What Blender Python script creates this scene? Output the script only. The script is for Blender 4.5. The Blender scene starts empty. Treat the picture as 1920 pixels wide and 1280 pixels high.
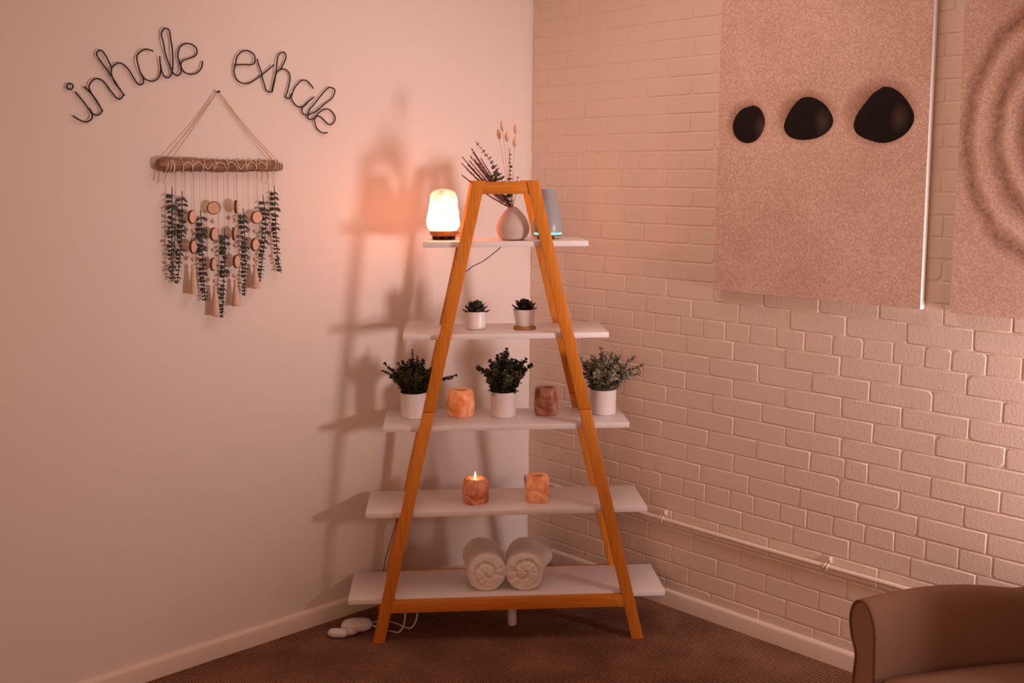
import bpy, bmesh, math, random
from math import sin, cos, pi, radians, sqrt
from mathutils import Vector, Matrix, noise

S = bpy.context.scene
COL = S.collection
random.seed(7)

# ------------------------------------------------------------------ camera, world, lights, exposure
cam_d = bpy.data.cameras.new('camera')
cam = bpy.data.objects.new('camera', cam_d)
COL.objects.link(cam)
RIGHT = Vector((0.6959109, 0.7180722, 0.0089584))
UP = Vector((-0.0781413, 0.0633174, 0.9949296))
FWD = Vector((-0.7138641, 0.6930824, -0.1001744))
cm = Matrix.Identity(4)
for r in range(3):
    cm[r][0], cm[r][1], cm[r][2] = RIGHT[r], UP[r], -FWD[r]
cm[0][3], cm[1][3], cm[2][3] = 3.22216, -3.23805, 1.622
cam.matrix_world = cm
cam_d.sensor_width = 36.0
cam_d.lens = 2033.634 / 1920 * 36
cam_d.shift_y = -(640 - 538.27) / 1920
cam_d.clip_start = 0.02
S.camera = cam

S.view_settings.view_transform = 'Standard'
S.view_settings.look = 'None'
S.view_settings.exposure = 0.0
S.view_settings.gamma = 1.0
S.view_settings.use_curve_mapping = False

world = bpy.data.worlds.new('world')
S.world = world
world.use_nodes = True
world.node_tree.nodes['Background'].inputs[0].default_value = (1.0, 0.62, 0.52, 1)
world.node_tree.nodes['Background'].inputs[1].default_value = 0.0


def area_light(name, loc, target, sx, sy, power, color, spread=180):
    d = bpy.data.lights.new(name, 'AREA')
    d.shape = 'RECTANGLE'
    d.size, d.size_y, d.energy, d.color = sx, sy, power, color
    d.spread = radians(spread)
    o = bpy.data.objects.new(name, d)
    COL.objects.link(o)
    o.location = loc
    o.rotation_euler = (Vector(target) - Vector(loc)).to_track_quat('-Z', 'Y').to_euler()
    return o


# shaded reading lamp behind the armchair (raking light along the bricks), plus two added fill lights, overhead and behind the camera
area_light('reading_lamp_light', (3.36, -0.24, 1.04), (0.0, -0.26, 1.12), 0.42, 0.42, 16.2, (1.0, 0.79, 0.77), 101)
area_light('overhead_fill_light', (1.1, -0.95, 2.55), (1.1, -0.95, 0.0), 1.1, 1.1, 7.6, (1.0, 0.75, 0.635))  # added fill standing in for ceiling bounce, brightens the upper walls
area_light('rear_fill_light', (3.0, -4.65, 1.65), (1.4, 0.0, 1.2), 1.8, 1.3, 39, (1.0, 0.53, 0.325))  # added fill facing the brick wall, no window modelled there
S.cycles.adaptive_threshold = 0.02
S.cycles.max_bounces = 7
S.cycles.diffuse_bounces = 4
S.cycles.glossy_bounces = 2
S.cycles.transmission_bounces = 2
S.cycles.caustics_reflective = False
S.cycles.caustics_refractive = False


# ------------------------------------------------------------------ helpers
def new_obj(name, data, parent=None, mat=None, M=None):
    o = bpy.data.objects.new(name, data)
    COL.objects.link(o)
    if parent is not None:
        o.parent = parent
    if M is not None:
        o.matrix_local = M
    if mat is not None and data is not None:
        if len(data.materials) == 0:
            data.materials.append(mat)
    return o


def make_mesh(name, V, F, smooth=False, sharp=None):
    me = bpy.data.meshes.new(name)
    me.from_pydata([tuple(v) for v in V], [], F)
    if smooth:
        me.polygons.foreach_set('use_smooth', [True] * len(me.polygons))
        if sharp:
            me.set_sharp_from_angle(angle=radians(sharp))
    me.update()
    return me


def mk(name, VF, mat, parent=None, smooth=False, sharp=None, M=None):
    return new_obj(name, make_mesh(name, VF[0], VF[1], smooth, sharp), parent, mat, M)


def tag(o, label=None, cat=None, group=None, kind=None):
    if label:
        o['label'] = label
    if cat:
        o['category'] = cat
    if group:
        o['group'] = group
    if kind:
        o['kind'] = kind
    return o


def empty(name, M):
    o = bpy.data.objects.new(name, None)
    o.empty_display_size = 0.05
    COL.objects.link(o)
    o.matrix_world = M
    return o


def T(x, y, z):
    return Matrix.Translation((x, y, z))


def RZ(a):
    return Matrix.Rotation(a, 4, 'Z')


def RX(a):
    return Matrix.Rotation(a, 4, 'X')


def RY(a):
    return Matrix.Rotation(a, 4, 'Y')


def join(*vfs):
    V, F = [], []
    for v, f in vfs:
        n = len(V)
        V += [tuple(p) for p in v]
        F += [tuple(i + n for i in q) for q in f]
    return V, F


def xf(VF, M):
    return [tuple(M @ Vector(v)) for v in VF[0]], VF[1]


def box(x0, x1, y0, y1, z0, z1, b=0.0, seg=2):
    bm = bmesh.new()
    bmesh.ops.create_cube(bm, size=1.0)
    for v in bm.verts:
        v.co = Vector((x0 + (v.co.x + .5) * (x1 - x0), y0 + (v.co.y + .5) * (y1 - y0), z0 + (v.co.z + .5) * (z1 - z0)))
    if b > 0:
        bmesh.ops.bevel(bm, geom=list(bm.edges), offset=b, segments=seg, profile=0.5, affect='EDGES')
    V = [tuple(v.co) for v in bm.verts]
    bm.verts.index_update()
    F = [tuple(v.index for v in f.verts) for f in bm.faces]
    bm.free()
    return V, F


def hexa(P, b=0.0, seg=2):
    """eight corners: bottom loop (4) then top loop (4)"""
    bm = bmesh.new()
    vs = [bm.verts.new(p) for p in P]
    for f in ((3, 2, 1, 0), (4, 5, 6, 7), (0, 1, 5, 4), (1, 2, 6, 5), (2, 3, 7, 6), (3, 0, 4, 7)):
        bm.faces.new([vs[i] for i in f])
    bmesh.ops.recalc_face_normals(bm, faces=bm.faces)
    if b > 0:
        bmesh.ops.bevel(bm, geom=list(bm.edges), offset=b, segments=seg, profile=0.5, affect='EDGES')
    bm.verts.index_update()
    V = [tuple(v.co) for v in bm.verts]
    F = [tuple(v.index for v in f.verts) for f in bm.faces]
    bm.free()
    return V, F


def lathe(prof, n=32, fn=None, cap_bottom=True, cap_top=True):
    """prof: list of (r,z) from bottom to top; fn(r,a,z)->r"""
    V, F = [], []
    for (r, z) in prof:
        for k in range(n):
            a = 2 * pi * k / n
            rr = fn(r, a, z) if fn else r
            V.append((rr * cos(a), rr * sin(a), z))
    m = len(prof)
    for i in range(m - 1):
        for k in range(n):
            k2 = (k + 1) % n
            F.append((i * n + k, i * n + k2, (i + 1) * n + k2, (i + 1) * n + k))
    if cap_bottom:
        F.append(tuple(range(n - 1, -1, -1)))
    if cap_top:
        F.append(tuple((m - 1) * n + k for k in range(n)))
    return V, F


def spline(pts, n=6):
    """Catmull-Rom through the points"""
    P = [Vector(p) for p in pts]
    out = []
    for i in range(len(P) - 1):
        p0 = P[i - 1] if i > 0 else P[0] * 2 - P[1]
        p1, p2 = P[i], P[i + 1]
        p3 = P[i + 2] if i + 2 < len(P) else P[-1] * 2 - P[-2]
        for k in range(n):
            t = k / n
            out.append(0.5 * ((2 * p1) + (p2 - p0) * t + (2 * p0 - 5 * p1 + 4 * p2 - p3) * t * t + (3 * p1 - p0 - 3 * p2 + p3) * t ** 3))
    out.append(P[-1])
    return out


def tube(pts, r, n=6, closed=False):
    P = [Vector(p) for p in pts]
    m = len(P)
    R = r if hasattr(r, '__len__') else [r] * m
    V, F = [], []
    prev = None
    for i in range(m):
        if closed:
            t = P[(i + 1) % m] - P[i - 1]
        else:
            t = P[min(i + 1, m - 1)] - P[max(i - 1, 0)]
        if t.length < 1e-9:
            t = Vector((0, 0, 1))
        t.normalize()
        if prev is None:
            a = Vector((0, 0, 1)) if abs(t.z) < .9 else Vector((1, 0, 0))
            u = t.cross(a).normalized()
        else:
            u = (prev - t * prev.dot(t))
            if u.length < 1e-6:
                u = t.orthogonal()
            u.normalize()
        prev = u
        w = t.cross(u)
        for k in range(n):
            a = 2 * pi * k / n
            V.append(tuple(P[i] + (u * cos(a) + w * sin(a)) * R[i]))
    for i in range(m - 1 + (1 if closed else 0)):
        j = (i + 1) % m
        for k in range(n):
            k2 = (k + 1) % n
            F.append((i * n + k, i * n + k2, j * n + k2, j * n + k))
    if not closed:
        F.append(tuple(range(n - 1, -1, -1)))
        F.append(tuple((m - 1) * n + k for k in range(n)))
    return V, F


def nz(x, y, z, s=1.0):
    return noise.noise(Vector((x * s, y * s, z * s)))


# ------------------------------------------------------------------ materials
def mat_base(name):
    m = bpy.data.materials.new(name)
    m.use_nodes = True
    nt = m.node_tree
    b = nt.nodes['Principled BSDF']
    return m, nt, b


def srgb(r, g, b):
    def c(v):
        v /= 255.0
        return v / 12.92 if v <= 0.04045 else ((v + 0.055) / 1.055) ** 2.4
    return (c(r), c(g), c(b), 1.0)


def paint(name, col, rough=0.5, var=0.06, scale=8.0, bump=0.0, bscale=200.0, spec=0.4, coord='Object', col2=None, detail=4.0):
    """base colour with a soft noise variation and a fine bump"""
    m, nt, b = mat_base(name)
    tc = nt.nodes.new('ShaderNodeTexCoord')
    n = nt.nodes.new('ShaderNodeTexNoise')
    n.inputs['Scale'].default_value = scale
    n.inputs['Detail'].default_value = detail
    geo = None
    if coord == 'World':
        geo = nt.nodes.new('ShaderNodeNewGeometry')
        src = geo.outputs['Position']
    else:
        src = tc.outputs[coord]
    nt.links.new(src, n.inputs['Vector'])
    mx = nt.nodes.new('ShaderNodeMix')
    mx.data_type = 'RGBA'
    c = col if len(col) == 4 else (*col, 1)
    if col2 is None:
        mx.inputs[6].default_value = tuple(max(0, v * (1 - var)) for v in c[:3]) + (1,)
        mx.inputs[7].default_value = tuple(min(1, v * (1 + var)) for v in c[:3]) + (1,)
    else:
        mx.inputs[6].default_value = c
        mx.inputs[7].default_value = col2 if len(col2) == 4 else (*col2, 1)
    nt.links.new(n.outputs['Fac'], mx.inputs[0])
    nt.links.new(mx.outputs[2], b.inputs['Base Color'])
    b.inputs['Roughness'].default_value = rough
    b.inputs['Specular IOR Level'].default_value = spec
    if bump > 0:
        n2 = nt.nodes.new('ShaderNodeTexNoise')
        n2.inputs['Scale'].default_value = bscale
        n2.inputs['Detail'].default_value = 3
        nt.links.new(src, n2.inputs['Vector'])
        bp = nt.nodes.new('ShaderNodeBump')
        bp.inputs['Strength'].default_value = bump
        bp.inputs['Distance'].default_value = 0.002
        nt.links.new(n2.outputs['Fac'], bp.inputs['Height'])
        nt.links.new(bp.outputs['Normal'], b.inputs['Normal'])
    return m


def wood(name, c1, c2, stretch=(1, 1, 14), scale=18, rough=0.45, spec=0.3):
    m, nt, b = mat_base(name)
    tc = nt.nodes.new('ShaderNodeTexCoord')
    mp = nt.nodes.new('ShaderNodeMapping')
    mp.inputs['Scale'].default_value = stretch
    n = nt.nodes.new('ShaderNodeTexNoise')
    n.inputs['Scale'].default_value = scale
    n.inputs['Detail'].default_value = 6
    n.inputs['Distortion'].default_value = 0.6
    r = nt.nodes.new('ShaderNodeValToRGB')
    r.color_ramp.elements[0].position, r.color_ramp.elements[0].color = 0.3, c1
    r.color_ramp.elements[1].position, r.color_ramp.elements[1].color = 0.7, c2
    nt.links.new(tc.outputs['Object'], mp.inputs['Vector'])
    nt.links.new(mp.outputs['Vector'], n.inputs['Vector'])
    nt.links.new(n.outputs['Fac'], r.inputs['Fac'])
    nt.links.new(r.outputs['Color'], b.inputs['Base Color'])
    b.inputs['Roughness'].default_value = rough
    b.inputs['Specular IOR Level'].default_value = spec
    return m


M_wall = paint('smooth_wall_paint', (0.80, 0.70, 0.645), 0.6, 0.02, 2.0, 0.05, 160, 0.25, 'World')
M_brickpaint = paint('painted_brick', (0.82, 0.665, 0.565), 0.5, 0.035, 3.0, 0.35, 130, 0.35, 'World')
M_ceil = paint('ceiling_paint', (0.78, 0.70, 0.65), 0.7, 0.02, 2.0)
M_base = paint('baseboard_paint', (0.80, 0.665, 0.58), 0.45, 0.03, 5.0, 0.05, 60, 0.35, 'World')
M_pine = wood('orange_pine', (0.54, 0.165, 0.014, 1), (0.70, 0.245, 0.026, 1), (16, 16, 1.0), 9, 0.42)
M_pine_rail = wood('orange_pine_rail', (0.54, 0.165, 0.014, 1), (0.70, 0.245, 0.026, 1), (1.0, 16, 16), 9, 0.42)
M_shelf = paint('white_laminate', (0.82, 0.75, 0.74), 0.35, 0.02, 4.0, 0, 1, 0.45)
M_pot = paint('white_ceramic', (0.80, 0.73, 0.71), 0.35, 0.02, 10.0, 0, 1, 0.45)
M_soil = paint('dark_soil', (0.03, 0.018, 0.01), 0.9, 0.3, 80, 0.6, 200)
M_wire = paint('black_wire', (0.012, 0.008, 0.006), 0.4, 0.1, 30, 0, 1, 0.4)
M_string = paint('cream_cotton', (0.78, 0.62, 0.50), 0.85, 0.06, 200, 0.2, 900, 0.15)
M_jute = paint('twine', (0.60, 0.40, 0.28), 0.9, 0.1, 200, 0.2, 900, 0.1)
M_driftwood = wood('driftwood', (0.17, 0.085, 0.050, 1), (0.42, 0.26, 0.18, 1), (10, 1.2, 10), 12, 0.8, 0.1)
M_disc = wood('wood_slice', (0.68, 0.41, 0.27, 1), (0.80, 0.54, 0.40, 1), (1, 1, 1), 60, 0.7, 0.15)
M_bark = paint('bark', (0.16, 0.07, 0.03), 0.9, 0.2, 80, 0.4, 300, 0.1)
M_euc = paint('grey_green_leaf', (0.068, 0.074, 0.057), 0.55, 0.35, 25, 0, 1, 0.25)
M_eucstem = paint('green_brown_stem', (0.045, 0.035, 0.02), 0.7, 0.2, 40)
M_bead = paint('wooden_bead', (0.66, 0.42, 0.29), 0.5, 0.08, 60)
M_tassel = paint('tassel_thread', (0.74, 0.52, 0.40), 0.9, 0.08, 300, 0.4, 700, 0.1)
M_chair = paint('brown_chair_fabric', (0.32, 0.185, 0.125), 0.85, 0.10, 300, 0.35, 700, 0.15, detail=2)
M_chairpipe = paint('dark_chair_piping', (0.15, 0.08, 0.052), 0.8, 0.1, 100)
M_darkwood = wood('dark_chair_leg', (0.05, 0.02, 0.01, 1), (0.09, 0.04, 0.02, 1))
M_pipe = paint('painted_pipe', (0.82, 0.67, 0.575), 0.4, 0.03, 8, 0.1, 90, 0.4, 'World')
M_towel = paint('white_towel', (0.88, 0.81, 0.76), 0.95, 0.03, 40, 0.7, 500, 0.1)
M_plastic = paint('white_plastic', (0.74, 0.68, 0.68), 0.4, 0.03, 20)
M_cord = paint('dark_cord', (0.10, 0.055, 0.04), 0.5, 0.05, 20)
M_paper = paint('canvas_edge', (0.86, 0.80, 0.76), 0.7, 0.02, 30, 0.1, 300, 0.2)
M_vase = paint('ribbed_clay', (0.60, 0.47, 0.43), 0.75, 0.06, 30, 0.15, 300, 0.2)
M_grey = paint('grey_diffuser', (0.33, 0.33, 0.35), 0.35, 0.03, 8, 0, 1, 0.45)
M_cork = paint('cork_coaster', (0.42, 0.19, 0.07), 0.85, 0.15, 120)
M_lampbase = wood('salt_lamp_base', (0.28, 0.09, 0.02, 1), (0.42, 0.15, 0.04, 1))
M_black = paint('black_rubber', (0.012, 0.007, 0.006), 0.6, 0.1, 20)
M_succ = paint('dark_succulent', (0.034, 0.036, 0.022), 0.5, 0.3, 30, 0, 1, 0.3)
M_leafdark = paint('dark_green_leaf', (0.062, 0.060, 0.020), 0.55, 0.4, 60, 0, 1, 0.25)
M_leafmid = paint('eucalyptus_leaf', (0.078, 0.084, 0.046), 0.55, 0.4, 60, 0, 1, 0.3)
M_leafsage = paint('sage_leaf', (0.27, 0.255, 0.175), 0.6, 0.45, 60, 0, 1, 0.25)
M_lav = paint('dried_lavender', (0.22, 0.105, 0.115), 0.8, 0.3, 80)
M_bunny = paint('bunny_tail', (0.80, 0.52, 0.38), 0.9, 0.12, 200, 0.5, 500)
M_stem = paint('dry_stem', (0.20, 0.12, 0.06), 0.8, 0.2, 60)
M_tealight = paint('tealight_wax', (0.75, 0.6, 0.5), 0.5, 0.03, 20)


def emit_mat(name, col, strength):
    m, nt, b = mat_base(name)
    b.inputs['Base Color'].default_value = col
    b.inputs['Emission Color'].default_value = col
    b.inputs['Emission Strength'].default_value = strength
    return m


def salt_mat(name, c1, c2, glow=0.0, glow_col=(1, .4, .12, 1), glow_lo=0.0, z0=0.0, z1=0.1, scale=26.0, glow_top=None):
    """veined pink rock salt; glow: light from the lamp or candle inside, strongest near z0, fading to glow_lo at z1"""
    m, nt, b = mat_base(name)
    tc = nt.nodes.new('ShaderNodeTexCoord')
    n = nt.nodes.new('ShaderNodeTexNoise')
    n.inputs['Scale'].default_value = scale
    n.inputs['Detail'].default_value = 7
    n.inputs['Distortion'].default_value = 0.8
    r = nt.nodes.new('ShaderNodeValToRGB')
    r.color_ramp.elements[0].position, r.color_ramp.elements[0].color = 0.36, c1
    r.color_ramp.elements[1].position, r.color_ramp.elements[1].color = 0.64, c2
    nt.links.new(tc.outputs['Object'], n.inputs['Vector'])
    nt.links.new(n.outputs['Fac'], r.inputs['Fac'])
    nt.links.new(r.outputs['Color'], b.inputs['Base Color'])
    b.inputs['Roughness'].default_value = 0.45
    bp = nt.nodes.new('ShaderNodeBump')
    bp.inputs['Strength'].default_value = 0.5
    bp.inputs['Distance'].default_value = 0.004
    nt.links.new(n.outputs['Fac'], bp.inputs['Height'])
    nt.links.new(bp.outputs['Normal'], b.inputs['Normal'])
    if glow > 0:
        sp = nt.nodes.new('ShaderNodeSeparateXYZ')
        nt.links.new(tc.outputs['Object'], sp.inputs[0])
        mr = nt.nodes.new('ShaderNodeMapRange')
        mr.inputs['From Min'].default_value = z0
        mr.inputs['From Max'].default_value = z1
        mr.inputs['To Min'].default_value = glow
        mr.inputs['To Max'].default_value = glow_lo
        nt.links.new(sp.outputs['Z'], mr.inputs['Value'])
        ml = nt.nodes.new('ShaderNodeMath')
        ml.operation = 'MULTIPLY'
        mr2 = nt.nodes.new('ShaderNodeMapRange')
        mr2.inputs['From Min'].default_value = 0.3
        mr2.inputs['From Max'].default_value = 0.7
        mr2.inputs['To Min'].default_value = 0.40
        mr2.inputs['To Max'].default_value = 1.35
        nt.links.new(n.outputs['Fac'], mr2.inputs['Value'])
        nt.links.new(mr.outputs[0], ml.inputs[0])
        nt.links.new(mr2.outputs[0], ml.inputs[1])
        nt.links.new(ml.outputs[0], b.inputs['Emission Strength'])
        mc = nt.nodes.new('ShaderNodeMix')
        mc.data_type = 'RGBA'
        mc.inputs[6].default_value = glow_col
        mc.inputs[7].default_value = glow_top or glow_col
        mf = nt.nodes.new('ShaderNodeMapRange')
        mf.inputs['From Min'].default_value = z0
        mf.inputs['From Max'].default_value = z1
        nt.links.new(sp.outputs['Z'], mf.inputs['Value'])
        nt.links.new(mf.outputs[0], mc.inputs[0])
        nt.links.new(mc.outputs[2], b.inputs['Emission Color'])
    return m


def carpet_mat():
    m, nt, b = mat_base('brown_loop_carpet')
    geo = nt.nodes.new('ShaderNodeNewGeometry')
    mp = nt.nodes.new('ShaderNodeMapping')
    mp.inputs['Rotation'].default_value = (0, 0, radians(8))
    nt.links.new(geo.outputs['Position'], mp.inputs['Vector'])
    waves = []
    for d, sc in (('X', 26.0), ('Y', 34.0)):
        w = nt.nodes.new('ShaderNodeTexWave')
        w.bands_direction = d
        w.inputs['Scale'].default_value = sc
        w.inputs['Distortion'].default_value = 1.2
        w.inputs['Detail'].default_value = 1.0
        w.inputs['Detail Scale'].default_value = 6.0
        nt.links.new(mp.outputs['Vector'], w.inputs['Vector'])
        waves.append(w)
    mul = nt.nodes.new('ShaderNodeMath')
    mul.operation = 'MULTIPLY'
    nt.links.new(waves[0].outputs['Fac'], mul.inputs[0])
    nt.links.new(waves[1].outputs['Fac'], mul.inputs[1])
    n = nt.nodes.new('ShaderNodeTexNoise')
    n.inputs['Scale'].default_value = 5.0
    n.inputs['Detail'].default_value = 5.0
    nt.links.new(geo.outputs['Position'], n.inputs['Vector'])
    n2 = nt.nodes.new('ShaderNodeTexNoise')
    n2.inputs['Scale'].default_value = 220.0
    nt.links.new(geo.outputs['Position'], n2.inputs['Vector'])
    r = nt.nodes.new('ShaderNodeValToRGB')
    r.color_ramp.elements[0].position, r.color_ramp.elements[0].color = 0.05, (0.16, 0.072, 0.040, 1)
    r.color_ramp.elements[1].position, r.color_ramp.elements[1].color = 0.75, (0.50, 0.27, 0.175, 1)
    nt.links.new(mul.outputs[0], r.inputs['Fac'])
    mx = nt.nodes.new('ShaderNodeMix')
    mx.data_type = 'RGBA'
    mx.blend_type = 'MULTIPLY'
    mx.inputs[0].default_value = 0.8
    r2 = nt.nodes.new('ShaderNodeValToRGB')
    r2.color_ramp.elements[0].position, r2.color_ramp.elements[0].color = 0.35, (0.62, 0.6, 0.58, 1)
    r2.color_ramp.elements[1].position, r2.color_ramp.elements[1].color = 0.7, (1.15, 1.15, 1.15, 1)
    nt.links.new(n.outputs['Fac'], r2.inputs['Fac'])
    nt.links.new(r.outputs['Color'], mx.inputs[6])
    nt.links.new(r2.outputs['Color'], mx.inputs[7])
    nt.links.new(mx.outputs[2], b.inputs['Base Color'])
    b.inputs['Roughness'].default_value = 0.95
    b.inputs['Specular IOR Level'].default_value = 0.1
    ad = nt.nodes.new('ShaderNodeMath')
    ad.operation = 'ADD'
    nt.links.new(mul.outputs[0], ad.inputs[0])
    nt.links.new(n2.outputs['Fac'], ad.inputs[1])
    bp = nt.nodes.new('ShaderNodeBump')
    bp.inputs['Strength'].default_value = 0.8
    bp.inputs['Distance'].default_value = 0.004
    nt.links.new(ad.outputs[0], bp.inputs['Height'])
    nt.links.new(bp.outputs['Normal'], b.inputs['Normal'])
    return m


def sand_mat(name, stones=None, rings=None):
    """a photograph of raked sand printed on canvas: grains, soft shade beside the stones, ridges"""
    m, nt, b = mat_base(name)
    geo = nt.nodes.new('ShaderNodeNewGeometry')
    pos = geo.outputs['Position']

    def nn(scale, detail=4, dist=0.0):
        n = nt.nodes.new('ShaderNodeTexNoise')
        n.inputs['Scale'].default_value = scale
        n.inputs['Detail'].default_value = detail
        n.inputs['Distortion'].default_value = dist
        nt.links.new(pos, n.inputs['Vector'])
        return n.outputs['Fac']

    def mth(op, a, bb, clamp=False):
        n = nt.nodes.new('ShaderNodeMath')
        n.operation = op
        n.use_clamp = clamp
        for i, v in enumerate((a, bb)):
            if v is None:
                continue
            if isinstance(v, (int, float)):
                n.inputs[i].default_value = v
            else:
                nt.links.new(v, n.inputs[i])
        return n.outputs[0]

    grain = mth('ADD', mth('MULTIPLY', nn(150, 8, 0.2), 0.44), mth('ADD', mth('MULTIPLY', nn(420, 2), 0.30), mth('ADD', mth('MULTIPLY', nn(5, 3), 0.14), 0.06)))
    fac = grain
    sp = nt.nodes.new('ShaderNodeSeparateXYZ')
    nt.links.new(pos, sp.inputs[0])
    X, Z = sp.outputs['X'], sp.outputs['Z']
    if stones:
        for (cx, cz, rx, rz) in stones:
            dx = mth('DIVIDE', mth('SUBTRACT', X, cx - rx * .13), rx * 1.12)
            dz = mth('DIVIDE', mth('SUBTRACT', Z, cz + rz * .10), rz * 1.12)
            d = mth('SQRT', mth('ADD', mth('MULTIPLY', dx, dx), mth('MULTIPLY', dz, dz)), None)
            sh = mth('MULTIPLY', mth('SUBTRACT', 1.18, d, True), 0.55)
            fac = mth('SUBTRACT', fac, sh)
    if rings:
        cx, cz, rx, rz, bands = rings
        wob = mth('MULTIPLY', mth('SUBTRACT', nn(14, 4), 0.5), 0.10)
        dx = mth('DIVIDE', mth('SUBTRACT', X, cx), rx)
        dz = mth('DIVIDE', mth('SUBTRACT', Z, cz), rz)
        d = mth('ADD', mth('SQRT', mth('ADD', mth('MULTIPLY', dx, dx), mth('MULTIPLY', dz, dz)), None), wob)
        for bd in bands:
            u = mth('SUBTRACT', d, bd)
            # sharp inside edge, long soft tail outward
            a = mth('SUBTRACT', 1.0, mth('ABSOLUTE', mth('DIVIDE', u, 0.11), None), True)
            fac = mth('SUBTRACT', fac, mth('MULTIPLY', a, mth('MULTIPLY', mth('ADD', nn(60, 4), 0.15), 0.42)))
            a2 = mth('SUBTRACT', 1.0, mth('ABSOLUTE', mth('DIVIDE', mth('ADD', u, 0.12), 0.09), None), True)
            fac = mth('ADD', fac, mth('MULTIPLY', a2, 0.05))
    r = nt.nodes.new('ShaderNodeValToRGB')
    e = r.color_ramp.elements
    e[0].position, e[0].color = 0.05, (0.24, 0.115, 0.072, 1)
    e[1].position, e[1].color = 0.62, (0.92, 0.70, 0.60, 1)
    e2 = r.color_ramp.elements.new(0.38)
    e2.color = (0.56, 0.355, 0.275, 1)
    e3 = r.color_ramp.elements.new(0.5)
    e3.color = (0.72, 0.495, 0.405, 1)
    nt.links.new(fac, r.inputs['Fac'])
    nt.links.new(r.outputs['Color'], b.inputs['Base Color'])
    b.inputs['Roughness'].default_value = 0.75
    b.inputs['Specular IOR Level'].default_value = 0.15
    return m


M_carpet = carpet_mat()

# ------------------------------------------------------------------ room shell
RX1, RY0, RH = 5.2, -4.8, 2.6
floor = tag(mk('floor', box(-0.1, RX1 + .1, RY0 - .1, 0.1, -0.1, 0.0), M_carpet), kind='structure')
ceil = tag(mk('ceiling', box(-0.1, RX1 + .1, RY0 - .1, 0.1, RH, RH + .1), M_ceil), kind='structure')
wall_l = tag(mk('wall_left', box(-0.1, 0.0, RY0 - .1, 0.1, 0.0, RH), M_wall), kind='structure')
wall_r = tag(mk('wall_right', box(0.0, RX1 + .1, 0.0, 0.1, 0.0, RH), M_brickpaint), kind='structure')
wall_n = tag(mk('wall_near', box(0.0, RX1 + .1, RY0 - .1, RY0, 0.0, RH), M_wall), kind='structure')
wall_f = tag(mk('wall_far', box(RX1, RX1 + .1, RY0, 0.0, 0.0, RH), M_wall), kind='structure')


def baseboard(name, L, M):
    # profile (out, z): flat face with a rounded, slightly sloping top
    pr = [(0.0, 0.0), (0.015, 0.0), (0.015, 0.050), (0.0138, 0.0555), (0.0105, 0.0595), (0.006, 0.0622), (0.0, 0.0632)]
    V, F = [], []
    for x in (0.0, L):
        for (o, z) in pr:
            V.append((x, -o, z))
    n = len(pr)
    for i in range(n - 1):
        F.append((i, i + 1, n + i + 1, n + i))
    F.append(tuple(range(n)))
    F.append(tuple(range(2 * n - 1, n - 1, -1)))
    return tag(mk(name, (V, F), M_base, None, True, 40, M), kind='structure')


baseboard('baseboard_right', RX1, T(0.0, 0, 0))
bl = baseboard('baseboard_left', 4.78, Matrix(((0, -1, 0, 0), (1, 0, 0, -4.795), (0, 0, 1, 0), (0, 0, 0, 1))))

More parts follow.
